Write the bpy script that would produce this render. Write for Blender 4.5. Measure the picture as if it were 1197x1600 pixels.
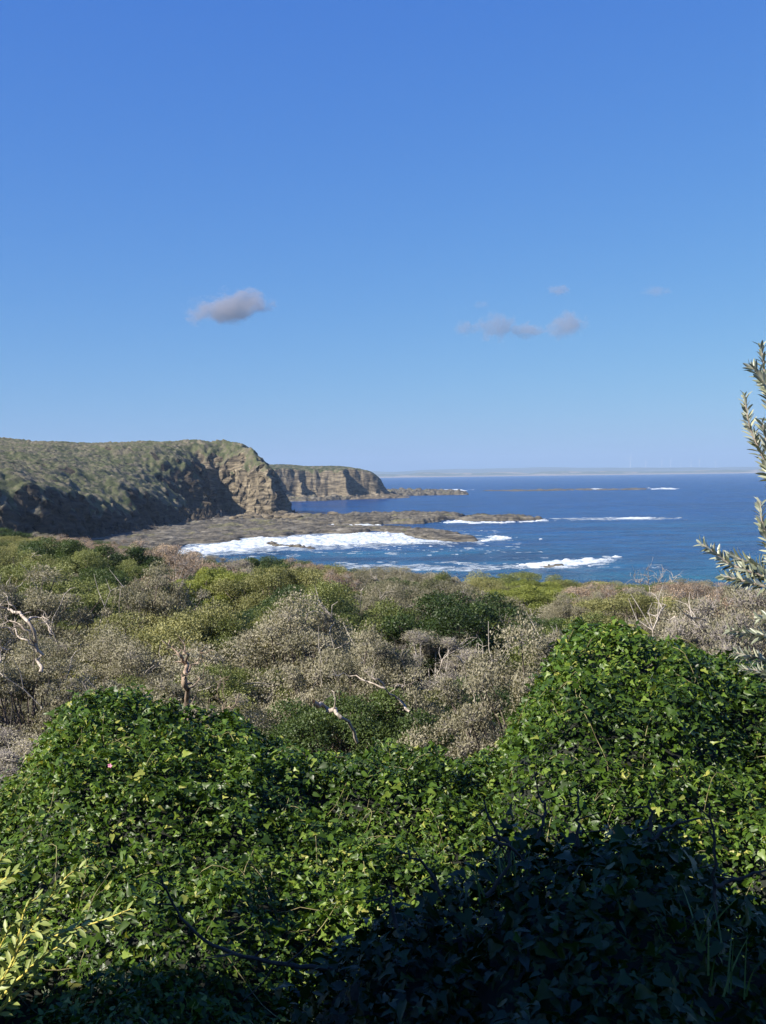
import bpy, math, random
import numpy as np
from mathutils import Matrix, Vector

# ------------------------------------------------------------------ camera, sky, sun, exposure
SC = bpy.context.scene
for o in list(bpy.data.objects): bpy.data.objects.remove(o)
COL = SC.collection
F_PX = 1700.0
PITCH = math.atan(57.7 / F_PX); ROLL = math.radians(0.70)
EYE = np.array([0.0, 0.0, 20.0])
fw = np.array([0, math.cos(PITCH), -math.sin(PITCH)])
rt0 = np.array([1.0, 0, 0]); up0 = np.cross(rt0, fw)
rt = rt0 * math.cos(ROLL) - up0 * math.sin(ROLL)
up = rt0 * math.sin(ROLL) + up0 * math.cos(ROLL)
cam = bpy.data.cameras.new('camera'); camo = bpy.data.objects.new('camera', cam); COL.objects.link(camo)
cam.sensor_fit = 'VERTICAL'; cam.sensor_height = 24; cam.lens = 24 * F_PX / 1600
cam.clip_start = 0.05; cam.clip_end = 60000
M = Matrix(((rt[0], up[0], -fw[0], EYE[0]), (rt[1], up[1], -fw[1], EYE[1]), (rt[2], up[2], -fw[2], EYE[2]), (0, 0, 0, 1)))
camo.matrix_world = M
SC.camera = camo
SC.render.resolution_x = 766; SC.render.resolution_y = 1024

SUN_EL = math.radians(37); SUN_AZ = math.radians(238)      # clockwise from +Y: behind and to the left
Ld = np.array([math.sin(SUN_AZ) * math.cos(SUN_EL), math.cos(SUN_AZ) * math.cos(SUN_EL), math.sin(SUN_EL)])
world = bpy.data.worlds.new('World'); SC.world = world; world.use_nodes = True
wn = world.node_tree; wn.nodes.clear()
sky = wn.nodes.new('ShaderNodeTexSky'); sky.sky_type = 'NISHITA'; sky.sun_disc = False
sky.sun_elevation = SUN_EL; sky.sun_rotation = SUN_AZ
sky.altitude = 0; sky.air_density = 1.0; sky.dust_density = 0.35; sky.ozone_density = 2.6
sep_ = wn.nodes.new('ShaderNodeSeparateColor'); com_ = wn.nodes.new('ShaderNodeCombineColor')   # deeper, cleaner blue than the stock sky
for k_, (pw, gn) in enumerate(((1.00, 3.15), (0.76, 4.62), (0.26, 6.25))):
    m0 = wn.nodes.new('ShaderNodeMath'); m0.operation = 'MULTIPLY'; m0.inputs[1].default_value = 0.115
    m1 = wn.nodes.new('ShaderNodeMath'); m1.operation = 'POWER'; m1.inputs[1].default_value = pw
    m2 = wn.nodes.new('ShaderNodeMath'); m2.operation = 'MULTIPLY'; m2.inputs[1].default_value = gn
    wn.links.new(sep_.outputs[k_], m0.inputs[0]); wn.links.new(m0.outputs[0], m1.inputs[0]); wn.links.new(m1.outputs[0], m2.inputs[0]); wn.links.new(m2.outputs[0], com_.inputs[k_])
bg = wn.nodes.new('ShaderNodeBackground'); bg.inputs['Strength'].default_value = 0.0600
wo = wn.nodes.new('ShaderNodeOutputWorld')
wn.links.new(sky.outputs[0], sep_.inputs[0]); wn.links.new(com_.outputs[0], bg.inputs[0]); wn.links.new(bg.outputs[0], wo.inputs[0])
sl = bpy.data.lights.new('sun', 'SUN'); sl.energy = 5.0; sl.angle = math.radians(0.5); sl.color = (1.0, 0.93, 0.82)
so = bpy.data.objects.new('sun', sl); COL.objects.link(so)
so.rotation_euler = Vector(-Ld).to_track_quat('-Z', 'Y').to_euler()
SC.view_settings.view_transform = 'Standard'; SC.view_settings.look = 'None'
SC.view_settings.exposure = 1.15; SC.view_settings.gamma = 1.0
SC.render.engine = 'CYCLES'
SC.cycles.max_bounces = 6; SC.cycles.transparent_max_bounces = 8; SC.cycles.volume_bounces = 0

# ------------------------------------------------------------------ helpers
def ray(px, py):
    d = fw * F_PX + rt * (px - 598.5) + up * (800 - py)
    return d / d[1]
def S(px, py, z=0.0):
    d = ray(px, py); t = (z - EYE[2]) / d[2]
    p = EYE + d * t; return (p[0], p[1])
def D(px, py, dist):
    return EYE + ray(px, py) * dist
def proj(p):
    v = np.asarray(p, float) - EYE
    zf = v @ fw
    return 598.5 + F_PX * (v @ rt) / zf, 800 - F_PX * (v @ up) / zf

def _h(ix, iy, iz, s):
    n = (ix * 374761393 + iy * 668265263 + iz * 1274126177 + s * 974634777) & 0xffffffff
    n = ((n ^ (n >> 13)) * 1103515245) & 0xffffffff
    n = ((n ^ (n >> 16)) * 2246822519) & 0xffffffff
    return (n ^ (n >> 15)) & 0xffffffff
def pn(x, y, z=0.0, s=0):
    x, y, z = np.broadcast_arrays(np.asarray(x, float), np.asarray(y, float), np.asarray(z, float))
    fx, fy, fz = np.floor(x), np.floor(y), np.floor(z)
    ix, iy, iz = fx.astype(np.int64), fy.astype(np.int64), fz.astype(np.int64)
    dx, dy, dz = x - fx, y - fy, z - fz
    u, v, w = [t * t * t * (t * (t * 6 - 15) + 10) for t in (dx, dy, dz)]
    r = 0
    for a in (0, 1):
        for b in (0, 1):
            for c in (0, 1):
                h = _h(ix + a, iy + b, iz + c, s)
                gx = (h & 1023) / 511.5 - 1; gy = ((h >> 10) & 1023) / 511.5 - 1; gz = ((h >> 20) & 1023) / 511.5 - 1
                g = gx * (dx - a) + gy * (dy - b) + gz * (dz - c)
                r = r + g * (u if a else 1 - u) * (v if b else 1 - v) * (w if c else 1 - w)
    return r * 1.6
def fbm(x, y, z=0.0, o=4, s=0, g=0.5):
    r = 0; a = 1.0; k = 1.0
    for i in range(o):
        r = r + a * pn(x * k, y * k, np.asarray(z) * k, s + i * 7); a *= g; k *= 2.03
    return r
def worley(x, y, s=0):
    fx, fy = np.floor(x).astype(np.int64), np.floor(y).astype(np.int64)
    best = np.full(x.shape, 9.0); idv = np.zeros(x.shape)
    for a in (-1, 0, 1):
        for b in (-1, 0, 1):
            h = _h(fx + a, fy + b, fx * 0, s)
            cx = fx + a + (h & 1023) / 1023; cy = fy + b + ((h >> 10) & 1023) / 1023
            d = (x - cx) ** 2 + (y - cy) ** 2; m = d < best
            best = np.where(m, d, best); idv = np.where(m, ((h >> 20) & 1023) / 1023, idv)
    return np.sqrt(best), idv
def sm(a, b, x):
    t = np.clip((x - a) / (b - a), 0, 1); return t * t * (3 - 2 * t)

def sdf(poly, x, y):                                   # positive inside
    P = np.array(poly, float); Q = np.roll(P, -1, 0)
    best = np.full(x.shape, 1e18); ins = np.zeros(x.shape, bool)
    for (ax, ay), (bx, by) in zip(P, Q):
        ex, ey = bx - ax, by - ay
        t = np.clip(((x - ax) * ex + (y - ay) * ey) / (ex * ex + ey * ey + 1e-9), 0, 1)
        best = np.minimum(best, (x - ax - t * ex) ** 2 + (y - ay - t * ey) ** 2)
        c = ((ay > y) != (by > y))
        with np.errstate(divide='ignore', invalid='ignore'):
            ins ^= c & (x < (bx - ax) * (y - ay) / (by - ay if by != ay else 1e-9) + ax)
    return np.sqrt(best) * np.where(ins, 1, -1)

def mesh_np(name, V, Fc, mat=None, parent=None, attrs=None, smooth=False, mi=None):
    me = bpy.data.meshes.new(name)
    V = np.ascontiguousarray(V, dtype=np.float32); Fc = np.ascontiguousarray(Fc, dtype=np.int32)
    k = Fc.shape[1]
    me.vertices.add(len(V)); me.vertices.foreach_set('co', V.ravel())
    me.loops.add(Fc.size); me.loops.foreach_set('vertex_index', Fc.ravel())
    me.polygons.add(len(Fc)); me.polygons.foreach_set('loop_start', np.arange(0, Fc.size, k, dtype=np.int32))
    try: me.polygons.foreach_set('loop_total', np.full(len(Fc), k, np.int32))
    except Exception: pass
    me.update(calc_edges=True)
    if smooth: me.polygons.foreach_set('use_smooth', np.ones(len(Fc), bool))
    for an, (dom, arr) in (attrs or {}).items():
        at = me.attributes.new(an, 'FLOAT', dom); at.data.foreach_set('value', np.ascontiguousarray(arr, dtype=np.float32).ravel())
    me.validate()
    if mat: me.materials.append(mat)
    o = bpy.data.objects.new(name, me); COL.objects.link(o)
    if parent: o.parent = parent
    return o
def tag(o, label=None, cat=None, group=None, kind=None):
    if label: o['label'] = label
    if cat: o['category'] = cat
    if group: o['group'] = group
    if kind: o['kind'] = kind
    return o
def thing(name, loc, label, cat, group=None, rz=0):
    o = bpy.data.objects.new(name, None); COL.objects.link(o); o.location = tuple(loc); o.rotation_euler = (0, 0, rz)
    o.empty_display_size = 0.3
    return tag(o, label, cat, group)

def hfield(name, x0, x1, y0, y1, dx, dy, fn, mat, cull=-0.9, **kw):
    xs = np.arange(x0, x1 + dx, dx); ys = np.arange(y0, y1 + dy, dy)
    X, Y = np.meshgrid(xs, ys); nx, ny = len(xs), len(ys)
    out = fn(X, Y)
    XX, YY, Z, at = out
    V = np.stack([XX, YY, Z], -1).reshape(-1, 3)
    i = np.arange(nx * ny).reshape(ny, nx)
    Fq = np.stack([i[:-1, :-1], i[:-1, 1:], i[1:, 1:], i[1:, :-1]], -1).reshape(-1, 4)
    zf = V[:, 2][Fq].max(1); Fq = Fq[zf > cull]
    used = np.zeros(len(V), bool); used[Fq.ravel()] = True
    mp = np.cumsum(used) - 1
    at = {k: ('POINT', a.reshape(-1)[used]) for k, a in at.items()}
    return mesh_np(name, V[used], mp[Fq], mat, attrs=at, **kw)

class MB:                                               # tubes and boxes collected into one mesh
    def __init__(s): s.v = []; s.f = []; s.n = 0
    def tube(s, pts, rad, sides=6):
        pts = [np.asarray(p, float) for p in pts]; n = len(pts)
        if np.isscalar(rad): rad = [rad] * n
        ref = np.array([0.31, 0.22, 0.92])
        for i, p in enumerate(pts):
            t = pts[min(i + 1, n - 1)] - pts[max(i - 1, 0)]; t = t / (np.linalg.norm(t) + 1e-9)
            a = np.cross(t, ref); la = np.linalg.norm(a)
            if la < 0.15: a = np.cross(t, [1, 0, 0]); la = np.linalg.norm(a)
            a /= la; b = np.cross(t, a)
            for k in range(sides):
                an = 2 * math.pi * k / sides
                s.v.append(p + rad[i] * (a * math.cos(an) + b * math.sin(an)))
        for i in range(n - 1):
            for k in range(sides):
                q = s.n + i * sides; k2 = (k + 1) % sides
                s.f.append((q + k, q + k2, q + sides + k2, q + sides + k))
        s.n += n * sides
    def box(s, x0, x1, y0, y1, z0, z1):
        q = s.n
        for z in (z0, z1):
            for (x, y) in ((x0, y0), (x1, y0), (x1, y1), (x0, y1)): s.v.append(np.array([x, y, z], float))
        for f in ((0, 3, 2, 1), (4, 5, 6, 7), (0, 1, 5, 4), (1, 2, 6, 5), (2, 3, 7, 6), (3, 0, 4, 7)): s.f.append(tuple(q + a for a in f))
        s.n += 8
    def prism(s, prof, axis_pts):                       # profile polygon extruded between two offsets (quads of profile edges)
        pass
    def build(s, name, mat, parent=None, smooth=True):
        return mesh_np(name, np.array(s.v), np.array(s.f), mat, parent, smooth=smooth)

def smooth_path(pts, n=5, jit=0.0, rng=None):
    pts = [np.asarray(p, float) for p in pts]
    P = [2 * pts[0] - pts[1]] + pts + [2 * pts[-1] - pts[-2]]; out = []
    for i in range(1, len(P) - 2):
        for k in range(n):
            t = k / n; a, b, c, d = P[i - 1], P[i], P[i + 1], P[i + 2]
            out.append(0.5 * ((2 * b) + (c - a) * t + (2 * a - 5 * b + 4 * c - d) * t * t + (3 * b - a - 3 * c + d) * t ** 3))
    out.append(pts[-1])
    if jit: out = [o + (rng.normal(0, jit, 3) if 0 < i < len(out) - 1 else 0) for i, o in enumerate(out)]
    return out

# leaf clouds: template placed with frames (u = along leaf, w = normal)
DIAMOND = (np.array([[0, 0, 0], [0.5, 0.5, 0.06], [0.0, 1, 0], [-0.5, 0.5, 0.06]]), np.array([[0, 1, 2, 3]]))
def leaf_blade(wid, bend=0.1, tipx=0.0, fold=0.12, ob=0.55):
    v = [[0, 0, 0]]
    rows = [(0.25, 0.36), (ob, 0.5), (0.82, 0.3)]
    for t, w in rows:
        zz = -bend * t * t
        v += [[-w * wid, t, zz + fold * w * wid * 2], [0, t, zz], [w * wid, t, zz + fold * w * wid * 2]]
    v.append([tipx, 1, -bend])
    f = [[0, 2, 1], [0, 3, 2]]
    for r in (0, 1):
        a = 1 + 3 * r; b = a + 3
        f += [[a, a + 1, b + 1], [a, b + 1, b], [a + 1, a + 2, b + 2], [a + 1, b + 2, b + 1]]
    f += [[7, 8, 10], [8, 9, 10]]
    return np.array(v, float), np.array(f)
def leaf_ivy(v=0):
    half = {0: [(0.0, 0.0), (0.20, -0.10), (0.46, 0.06), (0.40, 0.28), (0.24, 0.42), (0.22, 0.68)],
            1: [(0.0, 0.0), (0.22, -0.08), (0.40, 0.12), (0.36, 0.36), (0.26, 0.58), (0.12, 0.82)],
            2: [(0.0, 0.0), (0.16, -0.12), (0.55, -0.06), (0.34, 0.22), (0.17, 0.40), (0.16, 0.70)]}[v]
    mid = [0, 0.0, 0.1, 0.3, 0.5, 0.72]
    V = []; Fc = []
    for y in mid: V.append([0, y, -0.10 * y * y])
    V.append([0, 1.0, -0.16])
    for sgn in (1, -1):
        b = len(V)
        for x, y in half: V.append([sgn * x, y, 0.30 * x - 0.10 * y * y - 0.5 * x * x])
        for i in range(5):
            t = [i, b + i, b + i + 1]; q = [i, b + i + 1, i + 1]
            if sgn < 0: t.reverse(); q.reverse()
            Fc += [t, q]
        t = [5, b + 5, 6]
        if sgn < 0: t.reverse()
        Fc.append(t)
    return np.array(V, float), np.array(Fc)

def frames(U, W):
    U = U / (np.linalg.norm(U, axis=1, keepdims=True) + 1e-9)
    W = W - (W * U).sum(1, keepdims=True) * U; W = W / (np.linalg.norm(W, axis=1, keepdims=True) + 1e-9)
    return np.cross(U, W), U, W
def leafcloud(tpl, P, U, W, L, wscale=1.0):
    tv, tf = tpl; A, U, W = frames(U, W); L = np.asarray(L).reshape(-1, 1, 1) * np.ones((len(P), 1, 1))
    ws = np.asarray(wscale).reshape(-1, 1, 1) if not np.isscalar(wscale) else wscale
    V = P[:, None, :] + L * (tv[None, :, 0:1] * A[:, None, :] * ws + tv[None, :, 1:2] * U[:, None, :] + tv[None, :, 2:3] * W[:, None, :])
    n = len(tv); Fc = tf[None] + (np.arange(len(P)) * n)[:, None, None]
    return V.reshape(-1, 3), Fc.reshape(-1, tf.shape[1])
def join(parts):
    V = []; Fc = []; T = []; n = 0
    for v, f, t in parts:
        V.append(v); Fc.append(f + n); T.append(np.repeat(t, len(f) // max(len(t), 1))); n += len(v)
    return np.concatenate(V), np.concatenate(Fc), np.concatenate(T)

# ------------------------------------------------------------------ materials
def newmat(name):
    m = bpy.data.materials.new(name); m.use_nodes = True; nt = m.node_tree
    return m, nt, nt.nodes['Principled BSDF'], nt.nodes['Material Output']
def node(nt, t, **kw):
    n = nt.nodes.new(t)
    for k, v in kw.items():
        if k.startswith('i_'):
            key = k[2:]; n.inputs[int(key) if key.isdigit() else key].default_value = v
        else: setattr(n, k, v)
    return n
def ramp(nt, stops, fac):
    r = nt.nodes.new('ShaderNodeValToRGB'); e = r.color_ramp.elements
    e[0].position = stops[0][0]; e[0].color = (*stops[0][1], 1); e[1].position = stops[-1][0]; e[1].color = (*stops[-1][1], 1)
    for p, c in stops[1:-1]:
        q = e.new(p); q.color = (*c, 1)
    nt.links.new(fac, r.inputs[0]); return r.outputs[0]
def math_(nt, op, a, b=None):
    n = nt.nodes.new('ShaderNodeMath'); n.operation = op
    for i, v in enumerate((a, b)):
        if v is None: continue
        if isinstance(v, (int, float)): n.inputs[i].default_value = v
        else: nt.links.new(v, n.inputs[i])
    return n.outputs[0]
def mixc(nt, fac, a, b, mode='MIX'):
    n = nt.nodes.new('ShaderNodeMix'); n.data_type = 'RGBA'; n.blend_type = mode
    for s, v in ((n.inputs[0], fac), (n.inputs[6], a), (n.inputs[7], b)):
        if isinstance(v, (int, float)): s.default_value = v
        elif isinstance(v, tuple): s.default_value = (*v, 1)
        else: nt.links.new(v, s)
    return n.outputs[2]
def noise(nt, scale, detail=4, vec=None, rough=0.55, dist=0.0):
    n = node(nt, 'ShaderNodeTexNoise', i_Scale=scale, i_Detail=detail, i_Roughness=rough, i_Distortion=dist)
    if vec is not None: nt.links.new(vec, n.inputs['Vector'])
    return n.outputs[0]
def geo(nt): return nt.nodes.new('ShaderNodeNewGeometry').outputs['Position']
def vscale(nt, v, sc):
    n = nt.nodes.new('ShaderNodeVectorMath'); n.operation = 'MULTIPLY'; nt.links.new(v, n.inputs[0]); n.inputs[1].default_value = sc
    return n.outputs[0]

OBJV = 0.34
def leaf_mat(name, stops, rough=0.5, trans=0.3, spec=0.4, back=None, patch=0.0, patch_scale=1.5):
    m, nt, b, out = newmat(name)
    a = node(nt, 'ShaderNodeAttribute', attribute_name='tint')
    oi = nt.nodes.new('ShaderNodeObjectInfo')
    f = math_(nt, 'ADD', math_(nt, 'MULTIPLY', a.outputs['Fac'], 0.72), math_(nt, 'MULTIPLY', math_(nt, 'SUBTRACT', oi.outputs['Random'], 0.3), OBJV))
    ns = noise(nt, patch_scale, 2, geo(nt))
    f = math_(nt, 'ADD', f, math_(nt, 'MULTIPLY', math_(nt, 'SUBTRACT', ns, 0.36), patch + 0.5))
    c = ramp(nt, stops, f)
    if back:
        g = nt.nodes.new('ShaderNodeNewGeometry'); c = mixc(nt, g.outputs['Backfacing'], c, back)
    nt.links.new(c, b.inputs['Base Color']); b.inputs['Roughness'].default_value = rough
    b.inputs['Specular IOR Level'].default_value = spec
    tr = nt.nodes.new('ShaderNodeBsdfTranslucent')
    c2 = mixc(nt, 1.0, c, (1.0, 1.0, 0.45), 'MULTIPLY'); nt.links.new(c2, tr.inputs[0])
    mx = nt.nodes.new('ShaderNodeMixShader'); mx.inputs[0].default_value = trans
    nt.links.new(b.outputs[0], mx.inputs[1]); nt.links.new(tr.outputs[0], mx.inputs[2]); nt.links.new(mx.outputs[0], out.inputs[0])
    return m
def bark_mat(name, c0, c1, scale=14, rough=0.85):
    m, nt, b, out = newmat(name)
    tc = nt.nodes.new('ShaderNodeTexCoord').outputs['Object']
    n = noise(nt, scale, 5, vscale(nt, tc, (1, 1, 0.35)))
    n2 = noise(nt, scale * 2.2, 4, vscale(nt, tc, (1, 1, 0.12)), 0.7)
    nt.links.new(mixc(nt, ramp(nt, [(0.52, (0, 0, 0)), (0.62, (0.8, 0.8, 0.8))], n2), ramp(nt, [(0.35, c0), (0.65, c1)], n), tuple(x * 0.3 for x in c0)), b.inputs['Base Color']); b.inputs['Roughness'].default_value = rough
    bp = nt.nodes.new('ShaderNodeBump'); bp.inputs['Strength'].default_value = 0.5; bp.inputs['Distance'].default_value = 0.01
    nt.links.new(n, bp.inputs['Height']); nt.links.new(bp.outputs[0], b.inputs['Normal'])
    return m

MAT = {}
MAT['ivy'] = leaf_mat('ivy_leaf', [(0.0, (0.010, 0.020, 0.003)), (0.32, (0.026, 0.054, 0.006)), (0.60, (0.070, 0.128, 0.013)), (0.86, (0.15, 0.21, 0.030)), (1.0, (0.30, 0.30, 0.07))], rough=0.40, trans=0.25, spec=0.30, patch=0.15, patch_scale=1.1)
MAT['ivy_stem'] = bark_mat('ivy_stem', (0.10, 0.08, 0.03), (0.26, 0.24, 0.10))
MAT['wattle'] = leaf_mat('wattle_leaf', [(0.0, (0.11, 0.15, 0.04)), (0.5, (0.21, 0.26, 0.065)), (1.0, (0.33, 0.36, 0.11))], rough=0.45, trans=0.25)
MAT['wattle_stem'] = bark_mat('wattle_stem', (0.38, 0.33, 0.06), (0.55, 0.46, 0.10))
MAT['silver'] = leaf_mat('silver_leaf', [(0.0, (0.045, 0.065, 0.045)), (0.5, (0.13, 0.15, 0.10)), (1.0, (0.36, 0.37, 0.27))], rough=0.38, trans=0.1, back=(0.44, 0.46, 0.38), spec=0.5)
MAT['silver_stem'] = bark_mat('silver_stem', (0.16, 0.13, 0.11), (0.30, 0.26, 0.22))
MAT['olive'] = leaf_mat('olive_scrub', [(0.0, (0.050, 0.056, 0.016)), (0.45, (0.15, 0.155, 0.05)), (1.0, (0.34, 0.32, 0.13))], rough=0.6, patch=0.9, patch_scale=0.9)
MAT['greygreen'] = leaf_mat('greygreen_scrub', [(0.0, (0.060, 0.064, 0.034)), (0.45, (0.195, 0.180, 0.115)), (1.0, (0.37, 0.335, 0.24))], rough=0.65, patch=0.9, patch_scale=0.9)
MAT['dark'] = leaf_mat('dark_scrub', [(0.0, (0.014, 0.026, 0.007)), (0.5, (0.045, 0.075, 0.016)), (1.0, (0.12, 0.16, 0.04))], rough=0.5, patch=0.6, patch_scale=0.9)
MAT['mid'] = leaf_mat('mid_scrub', [(0.0, (0.03, 0.042, 0.012)), (0.5, (0.105, 0.13, 0.032)), (1.0, (0.24, 0.255, 0.085))], rough=0.55, patch=0.8, patch_scale=0.9)
MAT['brown'] = leaf_mat('brown_scrub', [(0.0, (0.13, 0.09, 0.06)), (0.5, (0.33, 0.24, 0.165)), (1.0, (0.50, 0.40, 0.29))], rough=0.7, trans=0.15)
MAT['lime'] = leaf_mat('lime_scrub', [(0.0, (0.08, 0.10, 0.02)), (0.5, (0.21, 0.24, 0.045)), (1.0, (0.36, 0.36, 0.09))], rough=0.6)
MAT['twig'] = bark_mat('grey_twig', (0.20, 0.18, 0.165), (0.39, 0.35, 0.32))
MAT['palebranch'] = bark_mat('pale_branch', (0.22, 0.19, 0.16), (0.45, 0.40, 0.34))
MAT['bark'] = bark_mat('scrub_bark', (0.06, 0.045, 0.035), (0.17, 0.135, 0.11))
MAT['bleached'] = bark_mat('bleached_wood', (0.26, 0.21, 0.165), (0.50, 0.43, 0.36), 10)
MAT['deadwood'] = bark_mat('brown_deadwood', (0.14, 0.09, 0.06), (0.38, 0.29, 0.21), 8)
MAT['darktwig'] = bark_mat('dark_twig', (0.025, 0.02, 0.016), (0.07, 0.055, 0.04))
MAT['grass'] = leaf_mat('grass_blade', [(0.0, (0.06, 0.11, 0.03)), (1.0, (0.20, 0.26, 0.09))], rough=0.5)

def ground_mat():
    m, nt, b, o = newmat('leaf_litter'); g = geo(nt)
    n = noise(nt, 1.7, 8, g); c = ramp(nt, [(0.3, (0.016, 0.018, 0.009)), (0.55, (0.045, 0.04, 0.022)), (0.75, (0.09, 0.075, 0.045))], n)
    nt.links.new(c, b.inputs['Base Color']); b.inputs['Roughness'].default_value = 0.95
    bp = nt.nodes.new('ShaderNodeBump'); bp.inputs['Distance'].default_value = 0.1; nt.links.new(noise(nt, 9, 6, g), bp.inputs['Height']); nt.links.new(bp.outputs[0], b.inputs['Normal'])
    return m
MAT['ground'] = ground_mat()
MAT['shade_thatch'] = bark_mat('gap_shade_thatch', (0.003, 0.005, 0.002), (0.010, 0.014, 0.005), 20)  # near-black backing; shade in the gaps between leaves put into its colour

def land_mat(name, rocks, bush, strata=0.55, bumpd=0.6):
    m, nt, b, o = newmat(name); g = geo(nt)
    w = noise(nt, 0.05, 3, g)
    sep = nt.nodes.new('ShaderNodeSeparateXYZ'); nt.links.new(g, sep.inputs[0])
    zz = math_(nt, 'ADD', math_(nt, 'MULTIPLY', sep.outputs[2], strata), math_(nt, 'MULTIPLY', w, 5.0))
    cmb = nt.nodes.new('ShaderNodeCombineXYZ'); nt.links.new(zz, cmb.inputs[2])
    nt.links.new(math_(nt, 'MULTIPLY', sep.outputs[0], 0.05), cmb.inputs[0]); nt.links.new(math_(nt, 'MULTIPLY', sep.outputs[1], 0.05), cmb.inputs[1])
    st = noise(nt, 2.0, 4, cmb.outputs[0], 0.6)
    patch = noise(nt, 0.22, 6, g, 0.65)
    f = math_(nt, 'ADD', math_(nt, 'MULTIPLY', st, 0.72), math_(nt, 'MULTIPLY', patch, 0.33))
    rc = ramp(nt, rocks, f)
    va = node(nt, 'ShaderNodeAttribute', attribute_name='veg'); ta = node(nt, 'ShaderNodeAttribute', attribute_name='tint')
    vf = math_(nt, 'ADD', math_(nt, 'MULTIPLY', ta.outputs['Fac'], 0.5), math_(nt, 'MULTIPLY', noise(nt, 0.07, 5, g, 0.7), 0.6))
    vc = ramp(nt, bush, vf)
    edge = math_(nt, 'ADD', va.outputs['Fac'], math_(nt, 'MULTIPLY', math_(nt, 'SUBTRACT', noise(nt, 0.5, 4, g), 0.5), 0.9))
    e2 = ramp(nt, [(0.42, (0, 0, 0)), (0.58, (1, 1, 1))], edge)
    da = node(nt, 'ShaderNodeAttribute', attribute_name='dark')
    rc = mixc(nt, da.outputs['Fac'], rc, mixc(nt, 1.0, rc, (0.33, 0.32, 0.32), 'MULTIPLY'))  # mask darkens near cliff rock, deepening its shade in the colour
    nt.links.new(mixc(nt, e2, rc, vc), b.inputs['Base Color']); b.inputs['Roughness'].default_value = 0.9; b.inputs['Specular IOR Level'].default_value = 0.2
    bp = nt.nodes.new('ShaderNodeBump'); bp.inputs['Distance'].default_value = bumpd; bp.inputs['Strength'].default_value = 0.8
    h = math_(nt, 'ADD', math_(nt, 'MULTIPLY', st, 1.0), noise(nt, 0.8, 6, g, 0.7))
    nt.links.new(h, bp.inputs['Height']); nt.links.new(bp.outputs[0], b.inputs['Normal'])
    return m
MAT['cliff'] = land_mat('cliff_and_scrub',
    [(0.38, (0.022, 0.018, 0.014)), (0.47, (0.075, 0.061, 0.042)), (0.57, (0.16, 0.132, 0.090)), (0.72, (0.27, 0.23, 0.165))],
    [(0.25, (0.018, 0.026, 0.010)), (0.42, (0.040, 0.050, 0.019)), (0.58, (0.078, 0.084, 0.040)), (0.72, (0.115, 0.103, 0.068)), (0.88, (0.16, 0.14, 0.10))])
MAT['reef'] = land_mat('wet_reef_rock',
    [(0.38, (0.018, 0.016, 0.013)), (0.48, (0.062, 0.054, 0.040)), (0.58, (0.125, 0.111, 0.084)), (0.72, (0.22, 0.20, 0.16))],
    [(0.3, (0.06, 0.06, 0.03)), (0.6, (0.12, 0.11, 0.06)), (0.8, (0.2, 0.18, 0.1))], strata=1.5, bumpd=0.35)

def sea_mat():
    m, nt, b, o = newmat('sea_water'); g = geo(nt)
    sep = nt.nodes.new('ShaderNodeSeparateXYZ'); nt.links.new(g, sep.inputs[0])
    big = noise(nt, 1.0, 5, vscale(nt, g, (0.006, 0.014, 0)), 0.6)
    near = math_(nt, 'MULTIPLY', math_(nt, 'SUBTRACT', 620.0, sep.outputs[1]), 1 / 900.0)
    fac = math_(nt, 'ADD', near, math_(nt, 'MULTIPLY', math_(nt, 'SUBTRACT', big, 0.5), 1.1))
    c = ramp(nt, [(0.0, (0.001, 0.060, 0.235)), (0.25, (0.001, 0.072, 0.235)), (0.42, (0.002, 0.100, 0.235)), (0.62, (0.004, 0.145, 0.235))], fac)
    # darker reef and weed patches under the water, then ripple shading painted as mottling
    pt = noise(nt, 1.0, 4, vscale(nt, g, (0.012, 0.03, 0)), 0.6)
    c = mixc(nt, ramp(nt, [(0.50, (0, 0, 0)), (0.66, (0.75, 0.75, 0.75))], pt), c, (0.003, 0.018, 0.07))
    ripple_shade = noise(nt, 1.0, 5, vscale(nt, g, (0.045, 0.075, 0)), 0.7, 0.5)
    c = mixc(nt, ramp(nt, [(0.40, (0.62, 0.62, 0.62)), (0.62, (0, 0, 0))], ripple_shade), c, (0.003, 0.022, 0.085))
    nt.links.new(c, b.inputs['Base Color']); b.inputs['Roughness'].default_value = 0.22; b.inputs['IOR'].default_value = 1.33
    b.inputs['Specular IOR Level'].default_value = 0.18
    w1 = noise(nt, 1.0, 8, vscale(nt, g, (0.16, 0.42, 0)), 0.75, 0.6)
    w2 = noise(nt, 1.0, 4, vscale(nt, g, (0.022, 0.03, 0)), 0.65)
    w3 = noise(nt, 1.0, 5, vscale(nt, g, (0.075, 0.085, 0)), 0.75, 0.4)
    h = math_(nt, 'ADD', math_(nt, 'MULTIPLY', w1, 1.8), math_(nt, 'ADD', math_(nt, 'MULTIPLY', w2, 14.0), math_(nt, 'MULTIPLY', w3, 9.0)))
    bp = nt.nodes.new('ShaderNodeBump'); bp.inputs['Distance'].default_value = 1.2; bp.inputs['Strength'].default_value = 1.0
    nt.links.new(h, bp.inputs['Height']); nt.links.new(bp.outputs[0], b.inputs['Normal'])
    return m
MAT['sea'] = sea_mat()
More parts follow.
